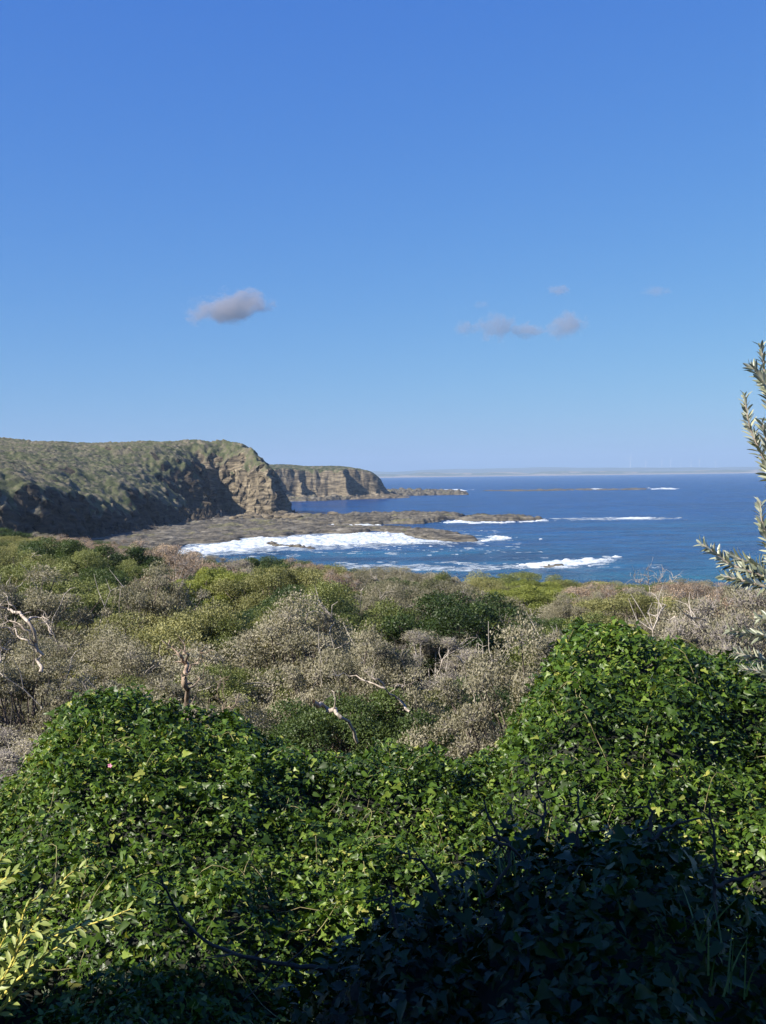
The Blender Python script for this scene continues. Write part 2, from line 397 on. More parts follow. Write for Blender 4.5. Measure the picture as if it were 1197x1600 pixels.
def foam_mat():
    m, nt, b, o = newmat('sea_foam'); g = geo(nt)
    n = noise(nt, 1.0, 6, vscale(nt, g, (0.5, 0.35, 1)), 0.7)
    nt.links.new(ramp(nt, [(0.32, (0.12, 0.22, 0.31)), (0.42, (0.36, 0.41, 0.45)), (0.54, (0.54, 0.57, 0.585))], n), b.inputs['Base Color']); b.inputs['Roughness'].default_value = 0.8
    bp = nt.nodes.new('ShaderNodeBump'); bp.inputs['Distance'].default_value = 0.4; nt.links.new(n, bp.inputs['Height']); nt.links.new(bp.outputs[0], b.inputs['Normal'])
    return m
MAT['foam'] = foam_mat()
def thin_foam_mat():
    m, nt, b, o = newmat('thin_foam'); g = geo(nt)
    n = noise(nt, 1.0, 8, vscale(nt, g, (0.35, 0.22, 1)), 0.75)
    b.inputs['Base Color'].default_value = (0.42, 0.48, 0.52, 1); b.inputs['Roughness'].default_value = 0.8
    nt.links.new(ramp(nt, [(0.40, (0, 0, 0)), (0.62, (0.85, 0.85, 0.85))], n), b.inputs['Alpha'])
    return m
MAT['thinfoam'] = thin_foam_mat()
def plain(name, c, rough=0.7, sc=5, var=0.25):
    m, nt, b, o = newmat(name); n = noise(nt, sc, 4, geo(nt))
    nt.links.new(ramp(nt, [(0.3, tuple(x * (1 - var) for x in c)), (0.7, tuple(min(1, x * (1 + var)) for x in c))], n), b.inputs['Base Color']); b.inputs['Roughness'].default_value = rough
    return m

# ------------------------------------------------------------------ sea and far coast
sx = np.concatenate([-np.geomspace(9000, 60, 26), [0], np.geomspace(60, 9000, 26)])
sy = np.concatenate([[-3000, -500, -60], np.geomspace(60, 16000, 40)])
X, Y = np.meshgrid(sx, sy); i = np.arange(X.size).reshape(X.shape)
sea = mesh_np('sea', np.stack([X, Y, 0 * X], -1).reshape(-1, 3), np.stack([i[:-1, :-1], i[:-1, 1:], i[1:, 1:], i[1:, :-1]], -1).reshape(-1, 4), MAT['sea'])
tag(sea, kind='structure')

fcm = land_mat('far_dune_coast', [(0.3, (0.15, 0.13, 0.10)), (0.5, (0.24, 0.20, 0.15)), (0.7, (0.34, 0.29, 0.22)), (0.8, (0.42, 0.36, 0.28))],
               [(0.3, (0.05, 0.065, 0.03)), (0.6, (0.10, 0.105, 0.055)), (0.9, (0.2, 0.18, 0.11))], strata=0.02)
def far_coast(X, Y):
    shore = 8000 + 260 * fbm(X / 3000, 0 * X + 3.3, o=2)
    d = Y - shore
    prof = 0.6 + 6 * sm(20, 140, d) + sm(120, 420, d) * (20 + 17 * fbm(X / 420, Y / 420, o=5, s=4)) * (1 - 0.45 * sm(500, 900, d))
    z = np.where(d < 0, -2, prof)
    veg = sm(110, 200, d) * sm(-0.33, -0.1, fbm(X / 260, Y / 180, o=4, s=9))
    return X, Y, z, {'veg': veg, 'tint': 0.5 + 0.5 * pn(X / 60, Y / 60)}
tag(hfield('far_coast', -2600, 4200, 7700, 9500, 22, 30, far_coast, fcm, cull=-1.5), kind='structure')
def far_hills(X, Y):
    z = sm(11200, 12500, Y) * (44 + 50 * fbm(X / 2600, Y / 1800, o=4, s=21)) + 25 * sm(-500, 2200, X) * sm(11500, 12800, Y) - 1
    return X, Y, z, {'veg': 1 + 0 * X, 'tint': 0.5 + 0.5 * pn(X / 150, Y / 150)}
tag(hfield('far_hills', -3600, 6000, 11000, 13800, 60, 90, far_hills, fcm, cull=-2, smooth=True), kind='structure')

tm = plain('turbine_white', (0.55, 0.57, 0.60), 0.4, 0.1, 0.03)
def turbine():
    t = thing('wind_turbine', (0, 0, 0), None, 'wind turbine', 'white wind turbines on the far hills')
    b = MB(); b.tube([(0, 0, 0), (0, 0, 40), (0, 0, 82)], [2.8, 2.3, 1.8], 10); b.build('tower', tm, t)
    b = MB(); b.box(-3, 3, -5, 7, 81, 87); b.build('nacelle', tm, t, smooth=False)
    b = MB(); b.tube([(0, -8, 84), (0, -5, 84)], [1.2, 3], 8); b.build('hub', tm, t)
    for k in range(3):
        a = 2 * math.pi * k / 3 + 0.2; d = np.array([math.sin(a), 0, math.cos(a)]); c = np.array([0, -6.5, 84])
        b = MB(); b.tube([c + d * q for q in (1, 8, 25, 42)], [1.2, 1.6, 1.1, 0.4], 6); b.build('blade', tm, t)
    return t
tp = [(985, 'tallest wind turbine, standing apart left of the others'), (1009, 'wind turbine just right of the tallest one on the far hills'),
      (1048, 'faint white wind turbine, first of the middle row on the far hills'), (1064, 'second white wind turbine of the middle row on the far hills'),
      (1080, 'third white wind turbine of the middle row on the far hills'), (1093, 'fourth white wind turbine of the middle row on the far hills'),
      (1118, 'white wind turbine nearest the silver-leaved branch on the far hills'), (1034, 'small faint wind turbine between the tall pair and the middle row')]
t0 = turbine()
for k, (px, lb) in enumerate(tp):
    if k == 0: t = t0
    else:
        t = t0.copy(); COL.objects.link(t)
        for ch in t0.children:
            c = ch.copy(); COL.objects.link(c); c.parent = t
            if c.name.startswith('blade'): pass
    p = D(px, 740, 12300.0 + 90 * ((k * 37) % 7)); t.location = (p[0], p[1], 66); s_ = 1.35 if k == 0 else 0.75 + 0.1 * (k % 3)
    t.scale = (s_, s_, s_); t['label'] = lb; t.rotation_euler[2] = 0.25 * k
    t.rotation_euler[1] = 0

# ------------------------------------------------------------------ near headland with the dark cliff
base_px = [(96, 853), (150, 843), (228, 828), (285, 819), (338, 811.5), (341, 806.6), (372, 807.6), (408, 808.6), (432, 809)]
cl = [(-420, 60), (-200, 100), (-158, 180), (-136, 260)] + [S(*p) for p in base_px]
tipx, tipy = cl[-1]
cl += [(tipx + 3.5, tipy + 6), (tipx + 4, tipy + 24), (tipx - 2, tipy + 60), (tipx - 30, tipy + 120), (-160, 800), (-230, 900), (-700, 900), (-900, 60)]
YB = [p[1] for p in cl[4:4 + len(base_px)]]
rim_y = [60, 200, 300, YB[1] - 10, YB[2] - 22, YB[2] - 4, YB[2] + 8, YB[3], YB[4] - 14, YB[4] - 3, YB[4] + 10, YB[4] + 30, tipy, tipy + 60, 900]
rim_h = [20, 18.5, 17.5, 16.5, 11.5, 10.0, 15.5, 11.5, 5.5, 4.0, 16, 19, 20.5, 23, 24]
def headland(X, Y):
    d0 = sdf(cl, X, Y)
    inv = np.interp(Y, rim_y, rim_h)
    buttress = 2.6 * fbm(X / 11, Y / 11, o=3, s=2) + 1.2 * pn(X / 3.2, Y / 3.2, s=8)
    d = d0 + buttress
    R = inv * (1 + 0.10 * pn(X / 9, Y / 9, s=3))
    lit = sm(YB[4] - 4, YB[4] + 8, Y)
    wc = 9.0 - 2.0 * lit
    t = np.clip(d / wc, 0, 1)
    # ledgy face
    ns = 7.0 + 2 * pn(X / 20, Y / 20, s=6)
    tt = t * ns; fl = np.floor(tt); fr = tt - fl
    st = (fl + sm(0.35, 0.95, fr)) / ns
    face = (0.25 * t + 0.75 * np.where(lit > 0.3, st, 0.55 * t + 0.45 * st)) ** 0.8
    talus = 2.5 * sm(-7, 1.5, d) * (0.6 + 2.4 * pn(X / 2.2, Y / 2.2, s=77) ** 2)
    plat = 38.0 + 6.5 * np.exp(-((X + 86) / 26) ** 2 - ((Y - 572) / 36) ** 2) + 2.0 * fbm(X / 60, Y / 60, o=3, s=5)
    plat = plat - 9 * sm(-66, -46, X) * sm(YB[4] - 40, YB[4] + 30, Y) - 22 * sm(tipy + 50, tipy + 130, Y)
    plat = np.maximum(plat, R)
    k = 44.0 - 29 * sm(YB[4] - 75, YB[4] + 28, Y)
    up_ = R + (plat - R) * (1 - np.exp(-np.maximum(d - wc, 0) / k))
    # a low apron in front of the lit cliff, with the cliff stepping up behind it
    line = YB[5] - 4 + 0.25 * (-83 - X) + 3.0 * fbm(X / 9, Y / 30, o=2, s=51)
    cap_ = 7 + 1.9 * np.maximum(-80 - X, 0) + 0.5 * np.maximum(line - 22 - Y, 0)
    q = sm(0, 8, Y - line); qt = q * 5; q = 0.4 * q + 0.6 * (np.floor(qt) + sm(0.3, 0.9, qt - np.floor(qt))) / 5
    q = np.where(X > -82, 1.0, q)
    z = np.where(d < wc, np.maximum(R * face, talus * (d > -7)), up_)
    low = np.minimum(z, cap_)
    z = low + (z - low) * q
    z = np.where(d < -7, -2, z)
    inl = sm(wc, wc + 14, d)
    z = z + inl * (1.3 * fbm(X / 30, Y / 30, o=3, s=11))
    gy, gx = np.gradient(z, Y[1, 0] - Y[0, 0], X[0, 1] - X[0, 0]); slope = np.hypot(gx, gy)
    for _ in range(2): slope[1:-1, 1:-1] = (slope[:-2, 1:-1] + slope[2:, 1:-1] + slope[1:-1, :-2] + slope[1:-1, 2:] + 2 * slope[1:-1, 1:-1]) / 6
    veg = (1 - sm(1.05, 1.6, slope + 0.35 * pn(X / 5, Y / 5, s=13))) * sm(4, 8, z + 2 * pn(X / 6, Y / 6, s=14))
    bare = sm(0.5, 0.62, fbm(X / 14, Y / 9, o=3, s=33)) * inl
    w1, id1 = worley(X / 2.0 + 0.5 * pn(X / 3, Y / 3, s=54), Y / 2.0 + 0.5 * pn(X / 3, Y / 3, s=55), 1); w2, id2 = worley(X / 1.05, Y / 1.05, 2)
    dome = 0.7 * np.clip(1 - (w1 / 0.75) ** 2, 0, 1) * (0.2 + id1) + 0.5 * np.clip(1 - (w2 / 0.8) ** 2, 0, 1)
    rock = 1 - veg
    z = z + veg * (1 - bare) * dome + rock * (d > -6) * 0.9 * fbm(X / 1.6, Y / 1.6, z / 2.0, o=2, s=19)
    veg = veg * (1 - bare)
    tint = 0.25 + 0.5 * id1 + 0.25 * id2
    shade_drk = 1 - sm(-1.5, 1.5, Y - line + np.where(X > -81, 30, 0))  # near cliff: darker rock, with its shade also deepened in the colour
    blk = np.floor(z / 2.1 + 0.6 * pn(X / 8, Y / 8, s=52))
    ox = (2.3 * pn(X / 4.2, Y / 4.2, blk * 3.7, s=15) + 0.6 * pn(X / 1.5, Y / 1.5, z, s=17)) * rock * (d > 0)
    oy = (2.8 * pn(X / 4.2, Y / 4.2, blk * 3.7, s=16) + 0.7 * pn(X / 1.5, Y / 1.5, z, s=18)) * rock * (d > 0)
    return X + ox, Y + oy, z, {'veg': veg, 'tint': tint, 'dark': shade_drk}
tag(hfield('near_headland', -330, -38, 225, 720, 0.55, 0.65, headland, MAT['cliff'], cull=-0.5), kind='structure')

# far headland with saw-toothed buttresses
def W(px, dist): return (ray(px, 745)[0] * dist, dist)
cf = [(-330, 905), (-150, 900), W(418, 905), W(436, 893), W(440, 906), W(462, 912), W(474, 897), W(480, 918), W(512, 922), W(545, 917), W(552, 935), W(574, 938), W(603, 945), W(612, 958),
      (5, 1000), (-20, 1060), (-330, 1100)]
def far_head(X, Y):
    d0 = sdf(cf, X, Y); d = d0 + 2.4 * fbm(X / 9, Y / 14, o=4, s=41)
    R = 24.5 + 1.6 * pn(X / 30, Y / 30, s=42) - 15 * sm(-14, 11, X) - 2.0 * sm(-30, -10, X) + 1.5 * sm(-60, -95, X)
    wc = 8.5; t = np.clip(d / wc, 0, 1); tt = t * 6; st = (np.floor(tt) + sm(0.3, 0.9, tt - np.floor(tt))) / 6
    z = R * (0.45 * t + 0.55 * st) ** 0.75
    tal = 4.5 * sm(-16, 1, d) * (0.75 + 0.5 * pn(X / 4, Y / 4, s=43))
    z = np.maximum(z * (d > 0), tal)
    z = np.where(d > wc, R + 3.0 * sm(0, 40, d - wc), z); z = np.where(d < -16, -2, z)
    veg = sm(wc - 1.5, wc + 1.5, d + 2 * pn(X / 7, Y / 7, s=45))
    w1, id1 = worley(X / 3, Y / 3, 5)
    z = z + veg * 1.0 * np.clip(1 - (w1 / 0.8) ** 2, 0, 1) + (1 - veg) * (d > -15) * 0.8 * fbm(X / 2.5, Y / 2.5, z / 3, o=3, s=46)
    return X + 1.3 * pn(X / 5, Y / 5, z / 3, s=47) * (1 - veg), Y, z, {'veg': veg, 'tint': id1}
tag(hfield('far_headland', -230, 30, 868, 1060, 0.8, 1.1, far_head, MAT['cliff'], cull=-0.5), kind='structure')

def shelf(name, poly, hgt, rough, seed, soft=6.0, dx=0.5, dy=1.0, label=None, cat=None, pool=0.0):
    P = np.array(poly); x0, y0 = P.min(0) - soft; x1, y1 = P.max(0) + soft
    def fn(X, Y):
        d = sdf(poly, X, Y) + soft * 0.55 * fbm(X / (soft * 1.6), Y / (soft * 3), o=4, s=seed)
        z = -1.2 + (hgt + 1.2) * sm(-soft * 0.5, soft * 0.6, d)
        n = fbm(X / 9, Y / 14, o=5, s=seed + 3, g=0.6)
        q = n * rough * 1.4; stp = 0.35; q = np.floor(q / stp) * stp + stp * sm(0.5, 1.0, q / stp - np.floor(q / stp))
        z = z + q * (z > -0.8) + rough * 0.5 * np.abs(fbm(X / 2.0, Y / 3.0, o=3, s=seed + 5))
        if pool: z = z - pool * sm(0.18, 0.35, fbm(X / 12, Y / 25, o=3, s=seed + 8))
        return X, Y, z, {'veg': sm(0.25, 0.5, fbm(X / 14, Y / 20, o=3, s=seed + 12)) * 0.75 * sm(0, 6, d), 'tint': 0.5 + 0.5 * pn(X, Y, s=seed)}
    o = hfield(name, x0, x1, y0, y1, dx, dy, fn, MAT['reef'], cull=-0.3)
    return tag(o, label, cat) if label else tag(o, kind='structure')

main_near = [(60, 900), (250, 862), (300, 850), (345, 848), (385, 841), (450, 838), (490, 834), (560, 834), (590, 830), (620, 834), (650, 842), (690, 846), (720, 847), (748, 846.5)]
main_far = [(745, 842), (728, 837), (700, 832), (660, 827.5), (600, 824.5), (540, 823), (500, 821), (440, 819), (440, 807), (340, 806)]
poly_main = [S(*p) for p in main_near] + [S(*p) for p in main_far] + [(-110, 480), (-140, 260)]
shelf('rock_shelf', poly_main, 0.9, 0.6, 101, soft=5, label='long flat brown rock shelf running from the dark cliff foot out into the surf', cat='rock shelf')
poly_b = [S(*p) for p in [(430, 818), (500, 819.5), (560, 821), (600, 819.5), (668, 818.5), (690, 813.5), (722, 810.5), (728, 807), (712, 804.5), (650, 803.5), (560, 805), (500, 810), (470, 806), (434, 806)]]
shelf('rock_reef', poly_b, 1.4, 0.9, 131, soft=5, label='broad tan rock reef beyond the shelf, off the foot of the lit headland', cat='reef')
poly_c = [S(*p) for p in [(712, 814), (740, 815.5), (790, 814), (835, 813.2), (842, 811), (815, 808.6), (770, 807.5), (735, 807.5)]]
shelf('rock_reef', poly_c, 1.1, 0.8, 151, soft=5, label='low dark reef ending in a point, right of the broad tan reef', cat='reef')
poly_d = [S(*p) for p in [(380, 787), (436, 784), (492, 783), (554, 780), (580, 777), (630, 775), (690, 773.5), (727, 773), (722, 770), (660, 768.5), (600, 768)]] + [(-110, 960)]
shelf('rock_platform', poly_d, 1.9, 2.1, 171, soft=9, dx=0.8, dy=1.6, label='jagged rock platform at the foot of the far headland, reaching into the sea', cat='rock platform')
poly_e = [S(*p) for p in [(740, 767), (800, 768), (900, 766.4), (1012, 765.4), (1016, 763.5), (900, 764), (790, 765.6)]]
shelf('rock_reef', poly_e, -0.1, 1.0, 191, soft=18, dx=1.5, dy=3, label='thin dark line of reef just breaking the surface below the horizon', cat='reef')
poly_f = [S(*p) for p in [(835, 886), (850, 887.5), (872, 886.5), (880, 884.5), (850, 883.5)]]
shelf('sea_rock', poly_f, 0.5, 0.5, 211, soft=1.6, dx=0.25, dy=0.4, label='small dark rock at the front of the white breaking wave', cat='rock')
poly_g = [S(*p) for p in [(412, 852), (425, 853.5), (445, 854), (485, 858), (500, 857), (470, 853), (435, 849.5), (420, 848.5)]]
shelf('sea_rock', poly_g, 0.55, 0.6, 231, soft=2.0, dx=0.3, dy=0.5, label='dark wet rock awash in the foam near the shelf', cat='rock')

# boulders below the lit headland
rngb = np.random.default_rng(5)
def boulder_mesh(seed):
    n, m = 14, 9; V = []; Fc = []
    for j in range(m + 1):
        for k in range(n):
            th = math.pi * j / m; ph = 2 * math.pi * k / n; V.append([math.sin(th) * math.cos(ph), math.sin(th) * math.sin(ph), math.cos(th)])
    V = np.array(V); V = np.sign(V) * np.abs(V) ** 0.7
    V *= (1 + 0.28 * fbm(V[:, 0] * 1.3 + seed * 9, V[:, 1] * 1.3, V[:, 2] * 1.3, o=3))[:, None]
    for j in range(m):
        for k in range(n): Fc.append([j * n + k, (j + 1) * n + k, (j + 1) * n + (k + 1) % n, j * n + (k + 1) % n])
    o = mesh_np('boulder', V, Fc, MAT['cliff'], attrs={'veg': ('POINT', np.zeros(len(V))), 'tint': ('POINT', np.zeros(len(V)))}); return o.data, o
bm = [boulder_mesh(k) for k in range(4)]; first = [True] * 4
bl = [(395, 806), (403, 808), (412, 806), (420, 808), (428, 806.5), (436, 808), (443, 806.5), (450, 808.5), (388, 808.5), (378, 807.5), (432, 804), (441, 803.5), (456, 807), (366, 809), (463, 809), (520, 804.5)]
for k, (px, py) in enumerate(bl):
    kk = k % 4
    if first[kk]: o = bm[kk][1]; first[kk] = False
    else: o = bpy.data.objects.new('boulder', bm[kk][0]); COL.objects.link(o)
    x, y = S(px, py, 1.5); s = rngb.uniform(1.4, 2.9); o.location = (x, y, 1.0); o.scale = (s * 1.3, s, s * 0.75); o.rotation_euler = (0, 0, rngb.uniform(0, 6))
    tag(o, 'pale angular boulder among those fallen at the foot of the lit headland cliff', 'boulder', 'boulders at the foot of the lit headland')

# ------------------------------------------------------------------ foam
def foam(name, pxs, amp, seed, edge=3.0, thr=0.0, dx=0.35, dy=0.7, label=None, cat='foam', sc=(5, 7), kind=None, lump=0.5, mat='foam'):
    poly = [S(*p) for p in pxs]; P = np.array(poly); x0, y0 = P.min(0) - edge; x1, y1 = P.max(0) + edge
    def fn(X, Y):
        d = sdf(poly, X, Y)
        n = fbm(X / sc[0], Y / sc[1], o=6, s=seed, g=0.65)
        m = sm(-edge * 1.4, edge * 2.2, d) * 1.9 - 1.05 + n * 1.0 - thr
        z = np.clip(m, -0.4, 0.7) * amp + lump * np.clip(m, 0, 1) * np.abs(fbm(X / 4.5, Y / 4.0, o=3, s=seed + 5))
        return X, Y, z + 0.02, {}
    o = hfield(name, x0, x1, y0, y1, dx, dy, fn, MAT[mat], cull=0.0)
    return tag(o, label, cat, kind=kind)
foam('surf_foam', [(240, 866), (262, 862), (318, 850), (380, 844), (402, 838), (450, 840), (500, 836), (585, 832), (640, 833), (655, 840), (690, 846), (655, 850), (600, 850), (555, 852), (500, 853), (440, 855), (380, 861), (330, 866), (270, 870)],
     0.4, 301, edge=7, thr=-0.05, label='white surf foam washing against the long rock shelf', kind='stuff')
foam('surf_foam', [(745, 838), (790, 837.5), (812, 838.5), (800, 842), (775, 846), (748, 848)], 0.4, 311, edge=5, thr=0.1, label='streak of foam trailing off the tip of the rock shelf', kind='stuff')
foam('surf_foam', [(505, 815), (530, 815.5), (560, 818.5), (600, 821), (612, 822.5), (560, 822.5), (515, 819.5)], 0.4, 315, edge=3, label='foam in the channel between the shelf and the broad reef', kind='stuff')
foam('surf_foam', [(690, 813.5), (710, 813.5), (750, 815.5), (812, 815), (860, 811.5), (862, 814), (800, 817.5), (740, 818), (690, 817)], 0.35, 317, edge=4, thr=0.15, label='thin foam line along the front of the low dark reef', kind='stuff')
foam('surf_foam', [(545, 880), (620, 883), (700, 885), (785, 886), (790, 890), (700, 891.5), (600, 890.5), (540, 888)], 0.15, 321, edge=3, thr=-0.55, sc=(7, 9), lump=0.1, mat='thinfoam', label='pale broken foam drifting just beyond the scrub edge', kind='stuff')
foam('surf_foam', [(240, 868), (320, 846), (400, 838), (560, 831), (660, 838), (760, 842), (790, 843), (720, 848), (640, 851), (560, 856), (440, 861), (300, 870)], 0.06, 371, edge=3, thr=-0.25, lump=0.0, mat='thinfoam', label='thin lacy foam spread over the water round the surf', kind='stuff')
foam('surf_foam', [(785, 886), (830, 879), (930, 872), (975, 870), (960, 878), (880, 888), (810, 888)], 0.06, 373, edge=3, thr=-0.1, lump=0.0, mat='thinfoam', label='thin lacy foam round the curved breaking wave', kind='stuff')
foam('surf_foam', [(850, 810), (985, 808), (1060, 809), (1040, 812), (900, 812.5)], 0.06, 375, edge=6, thr=0.0, lump=0.0, mat='thinfoam', label='faint line of thin foam left of the lone wave', kind='stuff')
foam('breaking_wave', [(800, 885), (830, 879), (870, 876), (925, 874), (958, 870.5), (950, 877), (915, 883), (880, 886.5), (845, 887), (812, 887)], 0.35, 331, edge=2.6, thr=0.0, dx=0.3, dy=0.5, sc=(4, 3), lump=0.5, label='curved white breaking wave around a small dark rock', cat='wave')
foam('breaking_wave', [(965, 809.6), (985, 808.4), (1020, 808.2), (1024, 810.6), (985, 811.4), (968, 810.8)], 0.3, 341, edge=3, thr=0.0, sc=(6, 4), lump=0.3, label='thin white breaking wave alone on the open water, right of the reefs', cat='wave')
foam('surf_foam', [(1012, 762.5), (1065, 763), (1064, 764.6), (1016, 765)], 0.8, 351, edge=14, thr=0.2, dx=1.5, dy=4, sc=(12, 20), lump=1.0, label='white water at the right end of the thin reef line', kind='stuff')
foam('surf_foam', [(917, 763.5), (945, 763.5), (945, 765), (919, 765)], 0.7, 353, edge=10, thr=0.2, dx=1.5, dy=4, sc=(12, 20), lump=1.0, label='small fleck of white water on the middle of the thin reef line', kind='stuff')
foam('surf_foam', [(690, 765), (727, 765.3), (727, 767.6), (692, 767.2)], 1.0, 357, edge=10, thr=-0.1, dx=1.0, dy=3, sc=(12, 20), lump=1.0, label='bright white water beyond the tip of the far rock platform', kind='stuff')

# ------------------------------------------------------------------ clouds (small volumes above the haze)
def cloud(px0, px1, py0, py1, dist, seed, label, dens=0.0075, skew=0.0):
    a = D(px0, (py0 + py1) / 2, dist); b_ = D(px1, (py0 + py1) / 2, dist); top = D((px0 + px1) / 2, py0, dist); bot = D((px0 + px1) / 2, py1, dist)
    cx = (a + b_) / 2; w = (b_[0] - a[0]) / 2 * 1.3; h = (top[2] - bot[2]) / 2 * 1.3
    m = bpy.data.materials.new('cloud_vapour'); m.use_nodes = True; nt = m.node_tree; nt.nodes.clear()
    out = nt.nodes.new('ShaderNodeOutputMaterial'); pv = nt.nodes.new('ShaderNodeVolumePrincipled')
    pv.inputs['Color'].default_value = (0.50, 0.50, 0.58, 1); pv.inputs['Anisotropy'].default_value = 0.0
    tc = nt.nodes.new('ShaderNodeTexCoord').outputs['Object']
    ln = nt.nodes.new('ShaderNodeVectorMath'); ln.operation = 'LENGTH'
    dn = node(nt, 'ShaderNodeTexNoise', i_Scale=1.7, i_Detail=7, i_Roughness=0.68); ad = nt.nodes.new('ShaderNodeVectorMath'); ad.operation = 'ADD'; ad.inputs[1].default_value = (seed * 3.1, seed, 0)
    nt.links.new(vscale(nt, tc, (1.3, 1, 0.75)), ad.inputs[0]); nt.links.new(ad.outputs[0], dn.inputs['Vector'])
    nt.links.new(tc, ln.inputs[0])
    f = math_(nt, 'SUBTRACT', math_(nt, 'ADD', math_(nt, 'MULTIPLY', dn.outputs[0], 2.6), -0.55), ln.outputs['Value'])
    f = math_(nt, 'MAXIMUM', math_(nt, 'MINIMUM', math_(nt, 'MULTIPLY', f, 4.2), 1.0), 0.0)
    nt.links.new(math_(nt, 'MULTIPLY', f, dens), pv.inputs['Density']); nt.links.new(pv.outputs[0], out.inputs['Volume'])
    n, mm = 20, 12; V = []; Fc = []
    for j in range(mm + 1):
        for k in range(n):
            th = math.pi * j / mm; ph = 2 * math.pi * k / n; V.append([math.sin(th) * math.cos(ph) * 1.1, math.sin(th) * math.sin(ph) * 1.1, math.cos(th) * 1.1])
    for j in range(mm):
        for k in range(n): Fc.append([j * n + k, (j + 1) * n + k, (j + 1) * n + (k + 1) % n, j * n + (k + 1) % n])
    o = mesh_np('cloud', V, Fc, m); o.location = tuple(cx); o.scale = (w, w * 0.6, h); o.rotation_euler = (0, skew, 0)
    tag(o, label, 'cloud')
    return o
cloud(298, 420, 455, 503, 9000, 1, 'largest mauve-grey cloud, alone on the left over the headland', skew=-0.10)
cloud(745, 806, 490, 531, 9000, 2, 'hooked mauve cloud, left of the pair touching low over the sea', 0.006, skew=-0.15)
cloud(798, 852, 505, 528, 9100, 3, 'flat low mauve cloud between the hooked and the slanting cloud', 0.006)
cloud(855, 915, 488, 527, 9000, 4, 'slanting mauve cloud at the right end of the row', 0.006, skew=-0.35)
cloud(710, 742, 500, 524, 9000, 5, 'small wispy cloud at the left end of the row', 0.006, skew=-0.3)
cloud(856, 892, 446, 461, 9000, 6, 'small flat cloud highest above the row', 0.006)
cloud(1005, 1048, 447, 463, 9000, 7, 'faint wisp of cloud farthest to the right', 0.0028)
cloud(738, 765, 470, 482, 9000, 8, 'tiny faint wisp of cloud above the small wispy cloud', 0.0028)

# ------------------------------------------------------------------ near ground (bluff top) 
def canopy(x, y):                                     # height of the scrub canopy relative to the eye
    return -2.3 - 0.042 * y - 0.060 * x * (y / 60.0) + 1.0 * sm(-8, -26, x)
def groundz(x, y):
    x = np.asarray(x, float); y = np.asarray(y, float)
    far = canopy(x, y) - 1.9 + 0.35 * pn(x / 6, y / 6, s=61)
    g = np.where(y < 8, -2.55, far)
    g = -1.62 + (-2.75 + 1.62) * sm(0.8, 2.5, y)
    g = g + (far - g) * sm(7.0, 9.5, y)
    edge = 64 + 10 * sm(0, -25, x) + 4 * pn(x / 12, 0 * x, s=62)
    g = g + (-22.5 - g) * sm(edge, edge + 60, y)
    g = np.where((x < -60) & (y > 60), np.minimum(g, 0 + g), g)
    return g + 20
def gfn(X, Y):
    return X, Y, groundz(X, Y) + 0.06 * fbm(X / 0.8, Y / 0.8, o=3), {}
tag(hfield('ground', -110, 110, -14, 135, 0.9, 0.7, gfn, MAT['ground'], cull=-1.5, smooth=True), kind='structure')

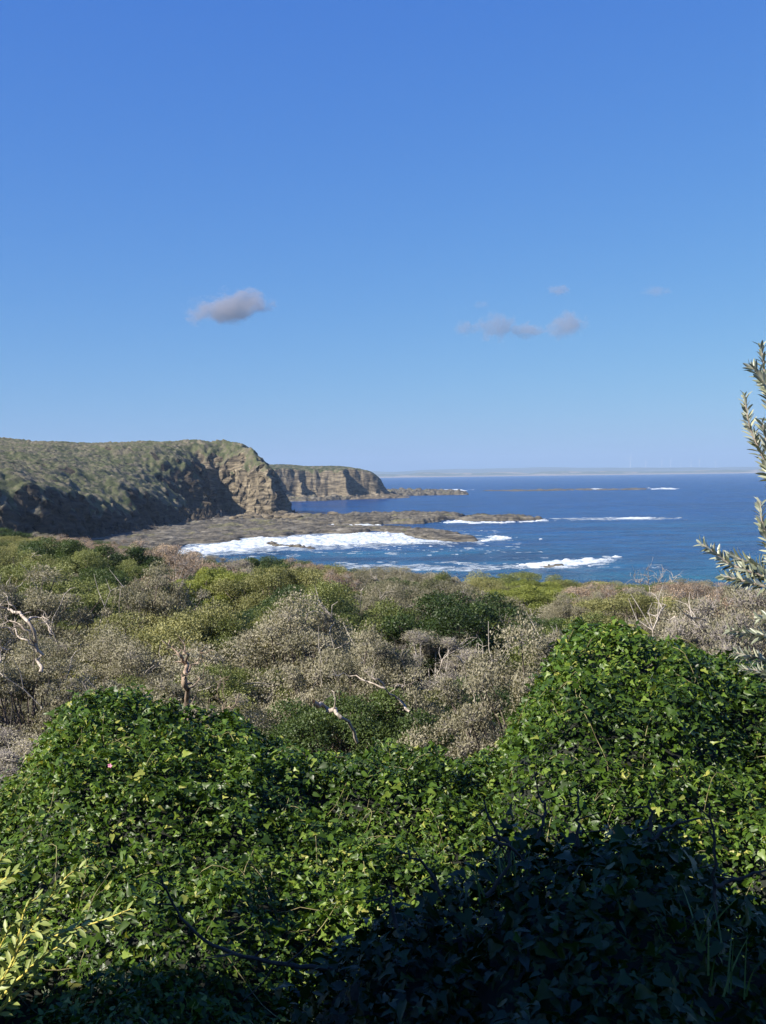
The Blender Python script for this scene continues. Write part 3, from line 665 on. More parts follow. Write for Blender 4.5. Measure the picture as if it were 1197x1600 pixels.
# ------------------------------------------------------------------ scrub prototypes
def make_shrub(seed, kind, R=1.35, H=1.9, nleaf=60000, ntwig=0, leafL=0.031, mat='olive', loose=0.0, nb=0, name='shrub'):
    rng = np.random.default_rng(seed); root = thing(name, (0, 0, 0), None, 'shrub')
    ncl = 66; C = []; 
    while len(C) < ncl:
        v = rng.normal(0, 1, 3); v /= np.linalg.norm(v)
        if v[2] < -0.25: continue
        r = rng.uniform(0.62, 1.08)
        lob = 1 + 0.22 * math.sin(2.3 * math.atan2(v[1], v[0]) + seed) + 0.12 * math.sin(5 * math.atan2(v[1], v[0]) + 2 * seed)
        c = np.array([v[0] * R * r * lob, v[1] * R * r * lob, H * (0.45 + 0.42 * v[2] * r + 0.06 * rng.normal())])
        c[0] += 0.25 * (c[2] / H)               # leaning with the wind
        C.append(c)
    C = np.array(C); CR = rng.uniform(0.14, 0.36, ncl) * (R / 1.35)
    b = MB()
    for c in C:
        s0 = np.array([rng.normal(0, 0.10), rng.normal(0, 0.10), -0.25])
        mid = s0 * 0.5 + c * 0.5 + np.array([rng.normal(0, .12), rng.normal(0, .12), -0.18])
        b.tube(smooth_path([s0, mid, c], 3), np.linspace(0.028, 0.008, 7), 4)
    b.build('stems', MAT['twig'] if mat in ('twig', 'brown') else MAT['bark'], root)
    if nb:
        b = MB()
        for k in range(nb):
            v = rng.normal(0, 1, 3); v[2] = abs(v[2]) * 0.6 + 0.15; v /= np.linalg.norm(v); e_ = v * [R * 0.95, R * 0.95, H * 0.56] + [0, 0, H * 0.45]
            m_ = e_ * 0.55 + rng.normal(0, .15, 3); pth = smooth_path([[rng.normal(0, .05), rng.normal(0, .05), -0.2], m_ * 0.6 + rng.normal(0, .1, 3), m_ * 1.25 + rng.normal(0, .17, 3), e_], 4, 0.03, rng)
            b.tube(pth, np.linspace(0.022, 0.006, len(pth)), 4)
            for q in range(9):
                i_ = rng.integers(5, len(pth)); d_ = v + rng.normal(0, .8, 3); l_ = rng.uniform(.08, .3)
                b.tube([pth[i_], pth[i_] + d_ * l_ * .5 + rng.normal(0, .04, 3), pth[i_] + d_ * l_], [0.009, 0.006, 0.003], 3) if False else b.tube([pth[i_], pth[i_] + d_ * l_ * .5 + rng.normal(0, .04, 3), pth[i_] + d_ * l_], [0.009, 0.006, 0.003], 4)
        b.build('bare_branches', MAT['palebranch'], root)
    if nleaf:
        pick = rng.choice(ncl, nleaf, p=CR ** 2 / (CR ** 2).sum())
        dv = rng.normal(0, 1, (nleaf, 3)); dv /= np.linalg.norm(dv, axis=1, keepdims=True); dv[:, 2] = np.where(dv[:, 2] < -0.35, -dv[:, 2], dv[:, 2])
        lump = 1 + 0.35 * fbm(dv[:, 0] * 2.2 + pick, dv[:, 1] * 2.2, dv[:, 2] * 2.2, o=2)
        rr = CR[pick] * lump * (1 - rng.uniform(0, 1, nleaf) ** 2 * 0.55) * np.where(rng.random(nleaf) < 0.06 + loose, rng.uniform(1.0, 1.45, nleaf), 1)
        P = C[pick] + dv * rr[:, None] * np.array([1, 1, 0.72])
        U = dv * 0.5 + rng.normal(0, 0.7, (nleaf, 3)) + [0, 0, 0.35]
        Wn = rng.normal(0, 0.45, (nleaf, 3)) + [0, 0, 0.45] + dv * 1.1
        L = leafL * rng.uniform(0.6, 1.35, nleaf)
        V, Fc = leafcloud(DIAMOND, P, U, Wn, L, 0.62)
        tint = np.clip(0.38 + 0.10 * rng.normal(size=nleaf) + 0.42 * (rng.random(ncl)[pick] - 0.5), 0, 1)
        mesh_np('foliage', V, Fc, MAT['greygreen' if mat == 'twig' else mat], root, attrs={'tint': ('FACE', tint)})
    if ntwig:
        pick = rng.choice(ncl, ntwig); dv = rng.normal(0, 1, (ntwig, 3)); dv /= np.linalg.norm(dv, axis=1, keepdims=True)
        dv[:, 2] = np.abs(dv[:, 2]) * 0.9
        st = C[pick] + dv * (CR[pick] * rng.uniform(0.0, 0.6, ntwig))[:, None]
        di = dv * 0.5 + rng.normal(0, 0.85, (ntwig, 3)) + [0, 0, .1]; Lw = rng.uniform(0.05, 0.16, ntwig)
        tri = (np.array([[-.5, 0, -.3], [.5, 0, -.3], [0, 0, .5], [-.35, .55, 0.5], [.35, .55, 0.5], [0.2, .55, 1.1], [0, 1, 0.6]]),
               np.array([[0, 1, 4], [0, 4, 3], [1, 2, 5], [1, 5, 4], [2, 0, 3], [2, 3, 5], [3, 4, 6], [4, 5, 6], [5, 3, 6]]))
        tri[0][:, 0] *= 0.045; tri[0][:, 2] *= 0.045
        V, Fc = leafcloud(tri, st, di, rng.normal(0, 1, (ntwig, 3)), Lw)
        mesh_np('twigs', V, Fc, MAT['twig'], root)
    return root
PROTO = {
 'olive': [make_shrub(1, 'olive', mat='olive', nb=2), make_shrub(2, 'olive', R=1.5, H=1.7, mat='olive', nb=2)],
 'greygreen': [make_shrub(3, 'gg', mat='greygreen', nb=6, ntwig=3500, nleaf=50000), make_shrub(4, 'gg', R=1.5, H=1.8, mat='greygreen', nb=6, ntwig=3000, nleaf=54000), make_shrub(14, 'gg', R=1.2, H=2.1, mat='greygreen', nb=6, ntwig=3500, nleaf=46000)],
 'dark': [make_shrub(5, 'dk', R=1.45, H=1.75, mat='dark', leafL=0.038), make_shrub(6, 'dk', mat='dark', leafL=0.036)],
 'mid': [make_shrub(7, 'md', mat='mid', nb=2), make_shrub(8, 'md', R=1.5, mat='mid', nb=2)],
 'twiggy': [make_shrub(9, 'tw', mat='twig', nb=12, nleaf=24000, ntwig=30000), make_shrub(10, 'tw', R=1.5, H=1.6, mat='twig', nb=12, nleaf=24000, ntwig=30000)],
 'brown': [make_shrub(11, 'br', mat='brown', nleaf=26000, ntwig=9000)],
 'lime': [make_shrub(12, 'lm', R=1.2, H=1.8, mat='lime')],
}
KTXT = {'olive': 'olive-green', 'greygreen': 'grey-green', 'dark': 'dark green', 'mid': 'mid-green', 'twiggy': 'bare grey', 'brown': 'pinkish-brown', 'lime': 'yellow-green'}
ANCH = [(20,850,'olive'),(60,860,'olive'),(100,850,'brown'),(130,870,'brown'),(20,900,'mid'),(80,905,'dark'),(60,930,'mid'),(190,870,'twiggy'),(160,890,'twiggy'),(250,870,'twiggy'),(290,880,'brown'),
 (140,905,'mid'),(190,910,'dark'),(230,895,'dark'),(150,950,'mid'),(100,950,'olive'),(260,930,'mid'),(300,905,'dark'),(350,890,'lime'),(380,885,'mid'),(420,880,'dark'),(465,880,'brown'),(500,895,'brown'),(540,890,'mid'),
 (340,930,'olive'),(400,925,'olive'),(310,960,'olive'),(380,960,'greygreen'),(290,980,'greygreen'),(240,970,'olive'),(430,960,'dark'),(460,990,'dark'),(480,930,'mid'),(520,910,'olive'),
 (100,990,'twiggy'),(150,1000,'twiggy'),(60,1060,'greygreen'),(120,1040,'twiggy'),(50,1110,'twiggy'),(180,1060,'greygreen'),(20,1030,'greygreen'),(240,1040,'greygreen'),(330,1020,'dark'),(350,1060,'mid'),(400,1040,'greygreen'),
 (440,1020,'greygreen'),(400,1090,'greygreen'),(480,1060,'greygreen'),(500,1010,'olive'),(540,1010,'mid'),(580,900,'greygreen'),(620,910,'greygreen'),(590,950,'greygreen'),(640,950,'greygreen'),(680,900,'greygreen'),(560,960,'mid'),
 (620,1010,'twiggy'),(670,1000,'greygreen'),(580,1060,'olive'),(640,1060,'dark'),(700,1060,'mid'),(620,1100,'dark'),(700,1110,'dark'),(740,1140,'twiggy'),(570,1140,'dark'),(660,1140,'mid'),
 (740,900,'olive'),(780,905,'lime'),(840,900,'lime'),(880,910,'olive'),(720,940,'twiggy'),(780,960,'greygreen'),(830,960,'greygreen'),(760,1010,'greygreen'),(830,1020,'greygreen'),(800,1060,'greygreen'),(740,1060,'greygreen'),
 (920,915,'olive'),(950,920,'brown'),(1000,930,'twiggy'),(1060,910,'mid'),(1090,930,'brown'),(1140,930,'greygreen'),(1180,960,'greygreen'),(1100,970,'olive'),(1140,1010,'twiggy'),(1000,950,'greygreen'),(1170,1050,'twiggy'),(1050,950,'brown')]
AN = np.array([(a, b * 2.0) for a, b, _ in ANCH], float)
rng = np.random.default_rng(77); random.seed(4)
spots = []
def crest_y(x): return 60 + 10 * sm(0, -25, x)
tries = 0
while len(spots) < 292 and tries < 60000:
    tries += 1
    y = 9.6 + (rng.random() ** 0.75) * 62; x = rng.uniform(-0.44, 0.44) * y + rng.uniform(-1, 1)
    if y > float(crest_y(x)): continue
    sc = rng.uniform(0.8, 1.4) * (0.80 if y < 18 else 1.0) * (1.15 if y > 40 else 1)
    md = 1.55 * sc if y < 30 else 1.8 * sc
    if any((x - a) ** 2 + (y - b) ** 2 < md * md for a, b, _ in spots): continue
    spots.append((x, y, sc))
spots.sort(key=lambda s: s[1])
placed = []
SKX = [0, 40, 100, 130, 180, 240, 300, 350, 420, 480, 540, 600, 680, 740, 830, 920, 1000, 1060, 1100, 1197]
SKY_ = [835, 831, 838, 845, 848, 853, 866, 872, 869, 870, 882, 888, 893, 898, 896, 908, 925, 903, 915, 928]
usedp = set()
for x, y, sc in spots:
    gz = float(groundz(x, y)); H = 1.9 * sc
    px, py = proj((x, y, gz + 0.75 * H))
    q = np.hypot(AN[:, 0] - px - rng.normal(0, 24), AN[:, 1] - 2 * py - rng.normal(0, 30)); kind = ANCH[int(q.argmin())][2]
    if rng.random() < 0.24: kind = ['olive', 'greygreen', 'mid', 'dark', 'twiggy', 'mid', 'brown', 'dark'][rng.integers(8)]
    pi = int(rng.integers(len(PROTO[kind]))); key = (kind, pi); p0 = PROTO[kind][pi]
    if key not in usedp: o = p0; usedp.add(key); new = False
    else:
        o = p0.copy(); COL.objects.link(o)
        for ch in p0.children:
            c = ch.copy(); COL.objects.link(c); c.parent = o
    zs = rng.uniform(0.58, 1.3) if y < 40 else rng.uniform(0.75, 1.35)
    if y < 13.5: zs *= 0.85
    if y > 8:                                          # keep the scrub line below what stands behind it
        for _ in range(8):
            tx, ty = proj((x, y, gz + 2.0 * sc * zs * 0.93))
            if ty < np.interp(tx, SKX, SKY_) - 2 + 9 * float(pn(x * 0.6, y * 0.6, s=88)) and zs > 0.35: zs *= 0.90
    o.location = (x, y, gz - 0.1); o.rotation_euler = (rng.normal(0, .06), rng.normal(0, .06), rng.uniform(0, 6.28)); o.scale = (sc * rng.uniform(.85, 1.35), sc * rng.uniform(.85, 1.3), sc * zs)
    placed.append((o, kind, px, py, y, sc))
for k, lst in PROTO.items():
    for i_, p0 in enumerate(lst):
        if (k, i_) not in usedp:
            for ch in list(p0.children): bpy.data.objects.remove(ch)
            bpy.data.objects.remove(p0)
COLS = [(75, 'at the left edge'), (170, 'below the dark cliff'), (270, 'below the shelf root'), (370, 'below the lit headland'), (470, 'below the headland tip'),
        (570, 'below the far headland'), (680, 'below the shelf surf'), (790, 'below the shelf tip'), (900, 'below the curved wave'), (1010, 'below the lone wave'), (1110, 'below the open sea'), (9999, 'beside the silver-leaved branches')]
ROWS = [(892, 'on the seaward edge'), (925, 'just inside the seaward edge'), (960, 'high on the slope'), (1000, 'mid slope'), (1050, 'low on the slope'), (9999, 'close behind the ivy')]
cells = {}
for rec in placed:
    o, kind, px, py, y, sc = rec
    cx_ = next(i for i, c in enumerate(COLS) if px < c[0]); ry = next(i for i, r in enumerate(ROWS) if py + (px - 598) * -0.03 < r[0])
    cells.setdefault((kind, cx_, ry), []).append(rec)
ORD = ['leftmost', 'second from left', 'third from left', 'fourth from left', 'fifth from left', 'sixth from left', 'seventh from left']
for (kind, cx_, ry), L in cells.items():
    L.sort(key=lambda r: r[2])
    for i_, rec in enumerate(L):
        lb = f"{KTXT[kind]} shrub {ROWS[ry][1]} {COLS[cx_][1]}"
        if len(L) == 2: lb += ', left of two' if i_ == 0 else ', right of two'
        elif len(L) > 2: lb += ', ' + ORD[min(i_, 6)]
        tag(rec[0], lb, 'shrub', 'coastal scrub bushes covering the slope')
print('shrubs', len(placed))

# ------------------------------------------------------------------ dead wood
def deadtree(name, label, cat, dist, strokes, mat, seed, twigs=0, group=None):
    rng = np.random.default_rng(seed)
    b0 = D(*strokes[0][0][0], dist); root = thing(name, b0, label, cat, group)
    for si, (pts, w0, w1, part) in enumerate(strokes):
        P = [D(px, py, dist + 0.35 * math.sin(2.1 * k + si * 1.7) * (0 if k == 0 else 1) * dist / 20) - b0 for k, (px, py) in enumerate(pts)]
        path = smooth_path(P, 4, 0.0022 * dist * 0.5, rng); k = dist / F_PX / 2 * 0.52
        b = MB(); b.tube(path, np.linspace(w0 * k, w1 * k * (0.35 if part == 'branch' else 0.8), len(path)) * rng.uniform(0.72, 1.25, len(path)), 7)
        if twigs:
            for q in range(twigs * 3):
                i = rng.integers(len(path) // 3, len(path)); d = rng.normal(0, 1, 3); d[2] = abs(d[2]); d /= np.linalg.norm(d)
                l = rng.uniform(6, 22) * dist / F_PX
                b.tube(smooth_path([path[i], path[i] + d * l * 0.5 + rng.normal(0, l * .1, 3), path[i] + d * l + rng.normal(0, l * .2, 3)], 2), np.linspace(w1 * k * 0.8, k * 0.5, 5), 4)
        b.build(part, mat, root)
    return root
deadtree('dead_tree', 'bleached bare forked tree with curving pale limbs at the left edge', 'dead tree', 15.5, [
    ([(64, 1050), (60, 1022), (50, 985), (30, 958), (10, 952), (-8, 944)], 13, 5, 'trunk'),
    ([(58, 1018), (42, 990), (22, 970), (0, 976)], 8, 4, 'branch'), ([(58, 1014), (38, 998), (18, 985), (-6, 978)], 7, 3, 'branch'),
    ([(40, 972), (58, 964), (75, 972), (78, 985)], 7, 3, 'branch'), ([(78, 992), (76, 975), (72, 960)], 6, 3, 'branch'),
    ([(30, 958), (18, 945), (8, 928)], 5, 2, 'branch'), ([(76, 978), (86, 1000), (104, 1016)], 4, 2, 'branch'), ([(-4, 1040), (2, 1015), (0, 1004)], 8, 5, 'branch')], MAT['bleached'], 3, twigs=3)
deadtree('dead_tree', 'brown splintered tree stump with a broken slanting top, centre left behind the ivy', 'dead tree', 11.5, [
    ([(294, 1135), (292, 1100), (289, 1060), (293, 1036)], 20, 17, 'trunk'), ([(293, 1040), (280, 1022), (263, 1008)], 14, 5, 'branch'),
    ([(292, 1040), (289, 1020), (286, 1003)], 9, 4, 'branch'), ([(294, 1050), (312, 1030), (325, 1016)], 7, 3, 'branch'), ([(296, 1075), (315, 1062), (322, 1040)], 5, 2, 'branch')], MAT['deadwood'], 4, twigs=3)
deadtree('dead_branch', 'thin pale bare branch arching over dark shrubs at centre', 'branch', 13, [
    ([(640, 1112), (622, 1092), (600, 1074), (572, 1063), (545, 1053), (512, 1058)], 8, 3, 'branch'), ([(600, 1074), (585, 1060), (570, 1050)], 7, 3, 'branch'), ([(610, 1082), (622, 1072), (632, 1070)], 4, 2, 'branch')], MAT['bleached'], 5, twigs=2)
deadtree('fallen_log', 'grey fallen trunk with a bleached broken end just above the ivy', 'log', 10.5, [
    ([(490, 1096), (512, 1108), (530, 1117), (548, 1134), (558, 1160)], 15, 11, 'trunk'), ([(520, 1110), (524, 1090), (520, 1078)], 6, 2, 'branch')], MAT['bleached'], 6)
deadtree('dead_shrub', 'leafless whitish twigs standing against the sea on the right', 'dead shrub', 46, [
    ([(1020, 935), (1014, 912), (1010, 890)], 4, 1.5, 'branch'), ([(1018, 935), (1002, 915), (990, 900)], 4, 1.5, 'branch'), ([(1024, 935), (1030, 912), (1036, 893)], 4, 1.5, 'branch'),
    ([(1026, 935), (1044, 918), (1052, 903)], 3, 1.5, 'branch')], MAT['bleached'], 7, twigs=7)
deadtree('dead_shrub', 'tangle of pale bare twigs in the grey scrub above centre', 'dead shrub', 32, [
    ([(622, 985), (616, 965), (604, 948)], 4, 1.5, 'branch'), ([(624, 985), (630, 962), (638, 950)], 4, 1.5, 'branch'), ([(620, 985), (600, 972), (586, 966)], 3, 1.5, 'branch'), ([(628, 985), (650, 968), (668, 958)], 3, 1.5, 'branch')], MAT['bleached'], 8, twigs=6)
deadtree('dead_shrub', 'grey bare stems rising between dark shrubs right of the stump', 'dead shrub', 11.2, [
    ([(345, 1135), (350, 1110), (340, 1085), (345, 1055)], 6, 2, 'branch'), ([(347, 1120), (362, 1100), (372, 1098)], 5, 2, 'branch'), ([(350, 1110), (352, 1085), (348, 1060)], 4, 1.5, 'branch')], MAT['deadwood'], 9, twigs=4)
deadtree('dead_branch', 'pale curved twig in the scrub above the right ivy mound', 'branch', 26, [
    ([(775, 1000), (765, 975), (752, 962), (735, 968)], 4, 1.5, 'branch'), ([(770, 985), (782, 972), (800, 968)], 3, 1.5, 'branch')], MAT['bleached'], 10, twigs=4)

# ------------------------------------------------------------------ ivy blanket
crest = [(-400, 1230), (-60, 1230), (0, 1215), (30, 1190), (60, 1140), (110, 1100), (160, 1082), (230, 1088), (300, 1112), (380, 1124), (420, 1152), (480, 1166), (560, 1162), (620, 1168), (680, 1168), (720, 1188), (765, 1175), (795, 1130),
         (825, 1072), (858, 1012), (900, 966), (950, 958), (1000, 974), (1060, 984), (1100, 998), (1130, 1014), (1160, 1034), (1197, 1044), (1300, 1040), (1700, 1040)]
cpx = np.array([c[0] for c in crest], float); cpy = np.array([c[1] for c in crest], float)
YC = 6.2
def ivyz(x, y):
    x = np.asarray(x, float); y = np.asarray(y, float)
    px = 598.5 + F_PX * (x / np.maximum(y, 0.5)) ; pyc = np.interp(px, cpx, cpy)
    hz = 742.3 - (px - 598.5) * 0.0122
    zc = -(pyc - hz) / F_PX * YC - 0.06
    zf = -1.95
    t = np.clip((y - 3.3) / (YC - 3.3), -0.4, 1)
    z = zf + (zc - zf) * sm(-0.05, 1.0, t) ** 1.0
    back = np.clip(y - YC, 0, 9)
    z = z - 0.55 * back ** 1.5
    z = z + 0.16 * fbm(x / 0.5, y / 0.5, o=3, s=71) * (1 - 0.35 * sm(5.2, 6.2, y)) + 0.08 * pn(x / 0.2, y / 0.2, s=72)
    return z + 20
def ivy_cloud(n, x0, x1, y0, y1, zfn, seed, size, yell=0.06, cone=0.46, depth=0.10):
    rng = np.random.default_rng(seed); parts = []
    y = rng.uniform(y0, y1, n * 2); x = rng.uniform(x0, x1, n * 2)
    keep = np.abs(x) < cone * y + 0.35; x, y = x[keep][:n], y[keep][:n]; n = len(x)
    e = 0.02; z = zfn(x, y); nx = -(zfn(x + e, y) - z) / e; ny = -(zfn(x, y + e) - z) / e
    N = np.stack([nx, ny, np.ones(n)], -1); N /= np.linalg.norm(N, axis=1, keepdims=True)
    off = rng.uniform(0, 1, n) ** 1.6 * -depth + 0.02 + 0.05 * pn(x / 0.12, y / 0.12, s=75)
    P = np.stack([x, y, z], -1) + N * off[:, None] + rng.normal(0, 0.012, (n, 3))
    az = rng.uniform(0, 2 * math.pi, n)
    U = np.stack([np.cos(az), np.sin(az), rng.normal(-0.15, 0.45, n)], -1) + [0, -0.35, -0.1]
    Wn = N + rng.normal(0, 0.62, (n, 3)) + [-0.2, -0.1, 0.1]
    L = size * np.clip(rng.lognormal(-0.05, 0.33, n), 0.4, 1.9)
    cl_ = fbm(x / 0.3, y / 0.3, o=2, s=76); warm = fbm(x / 0.8, y / 0.8, o=2, s=79)
    tint = np.clip(0.36 + 0.20 * rng.normal(size=n) + 0.15 * cl_ + 0.16 * warm, 0, 0.9); tint = np.where((rng.random(n) < yell), rng.uniform(0.85, 1.15, n), tint)
    for v in range(3):
        mk = np.arange(n) % 3 == v
        V, Fc = leafcloud(leaf_ivy(v), P[mk], U[mk], Wn[mk], L[mk], rng.uniform(0.42, 0.92, int(mk.sum()))); parts.append((V, Fc, tint[mk]))
    return join(parts)
V, Fc, T = ivy_cloud(92000, -3.6, 3.6, 3.0, 7.6, ivyz, 81, 0.033, depth=0.13)
V2, F2, T2 = ivy_cloud(80000, -3.6, 3.6, 3.0, 7.2, ivyz, 82, 0.025, yell=0.12, depth=0.09)
# mat of creeping stems and backing
b = MB(); rng = np.random.default_rng(91)
Va = np.concatenate([V, V2]); Fa = np.concatenate([Fc, F2 + len(V)]); Ta = np.concatenate([T, T2])
ivy = mesh_np('ivy_cover', Va, Fa, MAT['ivy'], attrs={'tint': ('FACE', Ta)})
tag(ivy, 'glossy sunlit green ivy blanket over the bank, mounding high on the right and lower on the left', 'ivy', kind='stuff')
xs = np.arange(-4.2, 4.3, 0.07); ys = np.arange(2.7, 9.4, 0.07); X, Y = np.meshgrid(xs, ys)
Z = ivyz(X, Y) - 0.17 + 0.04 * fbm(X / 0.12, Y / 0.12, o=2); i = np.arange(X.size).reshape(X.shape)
under = mesh_np('ivy_shade_thatch', np.stack([X, Y, Z], -1).reshape(-1, 3), np.stack([i[:-1, :-1], i[:-1, 1:], i[1:, 1:], i[1:, :-1]], -1).reshape(-1, 4), MAT['shade_thatch'], ivy, smooth=True)
for q in range(150):
    y = rng.uniform(3.2, 6.3); x = rng.uniform(-0.4, 0.4) * y; a = rng.uniform(0, 6.28); P = []
    n_ = rng.integers(4, 8); st = rng.uniform(0.05, 0.10)
    for k in range(n_):
        zz = float(ivyz(x, y)) + 0.012 + 0.03 * math.sin(k * 1.3 + q); P.append((x, y, zz)); a += rng.normal(0, .5); x += math.cos(a) * st; y += math.sin(a) * st
    b.tube(smooth_path(P, 2), 0.0018, 4)
b.build('runners', MAT['ivy_stem'], ivy)

# pink flower in the ivy
fd = 3.6
while D(172, 1196, fd)[2] > float(ivyz(*D(172, 1196, fd)[:2])) + 0.055 and fd < 6.2: fd += 0.01
fp = D(172, 1196, fd); fx = fp[0]; fy = fp[1]
fl = thing('flower', fp, 'tiny pink flower alone in the ivy on the left', 'flower')
pm = plain('pink_petal', (0.75, 0.28, 0.42), 0.5, 30, 0.1)
for k in range(5):
    a = 2 * math.pi * k / 5; V, Fc = leafcloud(leaf_blade(0.8, 0.2), np.array([[0, 0, 0.0]]), np.array([[math.cos(a), -0.35, math.sin(a) * 0.9]]), np.array([[0.0, -1.0, 0.3]]), [0.012])
    mesh_np('petal', V, Fc, pm, fl)
b = MB(); b.tube([(0, 0.0, 0), (0.01, 0.03, -0.06), (0, 0.05, -0.16)], 0.0018, 5); b.build('stem', MAT['ivy_stem'], fl)

# ------------------------------------------------------------------ near shaded mound of ivy at the lower right
nc = [(-200, 1760), (380, 1700), (440, 1580), (500, 1500), (560, 1446), (650, 1402), (740, 1380), (800, 1325), (870, 1300), (950, 1290), (1050, 1296), (1100, 1345), (1150, 1395), (1197, 1425), (1300, 1460), (1600, 1500)]
ncx = np.array([c[0] for c in nc], float); ncy = np.array([c[1] for c in nc], float); YN = 2.25
def nearz(x, y):
    x = np.asarray(x, float); y = np.asarray(y, float)
    px = 598.5 + F_PX * x / np.maximum(y, 0.4); pyc = np.interp(px, ncx, ncy); hz = 742.3 - (px - 598.5) * 0.0122
    zc = -(pyc - hz) / F_PX * YN - 0.03
    z = zc - 0.18 * np.clip(YN - y, 0, 5) ** 1.1 * 1.6 - 1.1 * np.clip(y - YN, 0, 5) ** 1.3
    return z + 0.05 * fbm(x / 0.25, y / 0.25, o=2, s=95) + 20
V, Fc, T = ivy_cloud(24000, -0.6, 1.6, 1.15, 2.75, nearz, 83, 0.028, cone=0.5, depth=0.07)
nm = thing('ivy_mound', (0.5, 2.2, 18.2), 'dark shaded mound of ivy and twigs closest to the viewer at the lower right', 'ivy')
o = mesh_np('foliage', V - np.array([0.5, 2.2, 18.2]), Fc, MAT['ivy'], nm, attrs={'tint': ('FACE', T * 0.55)});  # leaf tint lowered to deepen the mound's shade
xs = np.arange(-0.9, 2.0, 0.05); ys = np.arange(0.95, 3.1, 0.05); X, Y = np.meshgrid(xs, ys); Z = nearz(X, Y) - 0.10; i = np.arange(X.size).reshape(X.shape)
mesh_np('shade_thatch', np.stack([X - 0.5, Y - 2.2, Z - 18.2], -1).reshape(-1, 3), np.stack([i[:-1, :-1], i[:-1, 1:], i[1:, 1:], i[1:, :-1]], -1).reshape(-1, 4), MAT['shade_thatch'], nm, smooth=True)
# dark twigs rising out of the mound
rng = np.random.default_rng(17)
strokes = [([(760, 1400), (800, 1340), (770, 1290), (756, 1250)], 2.1), ([(900, 1330), (903, 1280), (902, 1238)], 2.2), ([(1015, 1310), (1018, 1260), (1019, 1230)], 2.2),
           ([(1115, 1440), (1118, 1350), (1108, 1255)], 2.1), ([(1118, 1385), (1160, 1370), (1210, 1355)], 2.1), ([(760, 1310), (800, 1325), (820, 1345)], 2.1),
           ([(620, 1450), (612, 1410), (608, 1385)], 2.1), ([(1005, 1320), (1050, 1290), (1100, 1280)], 2.2), ([(690, 1400), (660, 1350), (620, 1325)], 2.1), ([(840, 1310), (850, 1270), (840, 1240)], 2.2)]
for si, (pts, dist) in enumerate(strokes):
    P = [D(px, py, dist + 0.02 * k) - np.array([0.5, 2.2, 18.2]) for k, (px, py) in enumerate(pts)]
    b = MB(); path = smooth_path(P, 5, 0.003, rng); b.tube(path, np.linspace(0.0045, 0.0018, len(path)), 6)
    for q in range(4):
        i_ = rng.integers(2, len(path)); dd = rng.normal(0, 1, 3) * [1, .4, 1]; dd /= np.linalg.norm(dd); l = rng.uniform(0.02, 0.07)
        b.tube([path[i_], path[i_] + dd * l * .6, path[i_] + dd * l], [0.0018, 0.0014, 0.001], 4)
    b.build('twig', MAT['darktwig'], nm)
tw = D(497, 1512, 2.2)
td = thing('bare_twig', tw, 'long dark bare twig curving across the sunlit ivy from the shaded mound', 'twig')
b = MB(); P = [D(px, py, 2.2) - tw for px, py in [(540, 1520), (497, 1512), (459, 1509), (397, 1498), (334, 1477), (284, 1434), (262, 1395), (250, 1368)]]
path = smooth_path(P, 4, 0.001, rng); b.tube(path, np.linspace(0.006, 0.002, len(path)), 6)
for q in range(9):
    i_ = rng.integers(4, len(path)); dd = rng.normal(0, 1, 3) * [1, .4, 1] + [0, 0, .5]; dd /= np.linalg.norm(dd); l = rng.uniform(0.04, 0.12)
    b.tube(smooth_path([path[i_], path[i_] + dd * l * .5 + [0.01, 0, 0], path[i_] + dd * l], 3), np.linspace(0.0025, 0.001, 7), 5)
b.build('twig', MAT['darktwig'], td)
def grass_tuft(px, py, dist, n, hgt, label, spread=0.4, seed=0, lean=0.0):
    rng = np.random.default_rng(seed); p = D(px, py, dist); root = thing('grass_tuft', p, label, 'grass')
    parts = []
    for k in range(n):
        base = rng.normal(0, 0.025, 3) * [1, 1, 0]; d = np.array([rng.normal(lean, spread), rng.normal(0, spread), 1.0]); d /= np.linalg.norm(d); L = hgt * rng.uniform(0.5, 1.1)
        side = np.cross(d, [0, -1, 0.1]); side /= np.linalg.norm(side); bend = np.array([d[0], d[1], 0]) * 1.0; w = rng.uniform(0.0012, 0.0024); V = []
        for t in np.linspace(0, 1, 6):
            c = base + d * L * t + bend * L * t * t * 0.5 - np.array([0, 0, 1]) * L * 0.35 * t * t * abs(spread)
            V += [c - side * w * (1 - t ** 2) - [0, 0.0, 0], c + side * w * (1 - t ** 2) + [0.0, 0.0005, 0]]
        Fc = np.array([[2 * i, 2 * i + 1, 2 * i + 3, 2 * i + 2] for i in range(5)]); parts.append((np.array(V), Fc, np.full(5, rng.random())))
    V = []; Fq = []; T = []; m = 0
    for v, f, t in parts: V.append(v); Fq.append(f + m); T.append(t); m += len(v)
    mesh_np('blades', np.concatenate(V), np.concatenate(Fq), MAT['grass'], root, attrs={'tint': ('FACE', np.concatenate(T))})
grass_tuft(800, 1400, 2.2, 26, 0.13, 'short green grass tuft on the left shoulder of the dark mound', 0.25, 1)
grass_tuft(1080, 1480, 2.0, 9, 0.16, 'few long pale grass blades bending over on the right of the dark mound', 0.45, 2, 0.3)
grass_tuft(1150, 1560, 1.8, 8, 0.13, 'sparse grass blades at the lower right corner', 0.35, 3, 0.1)

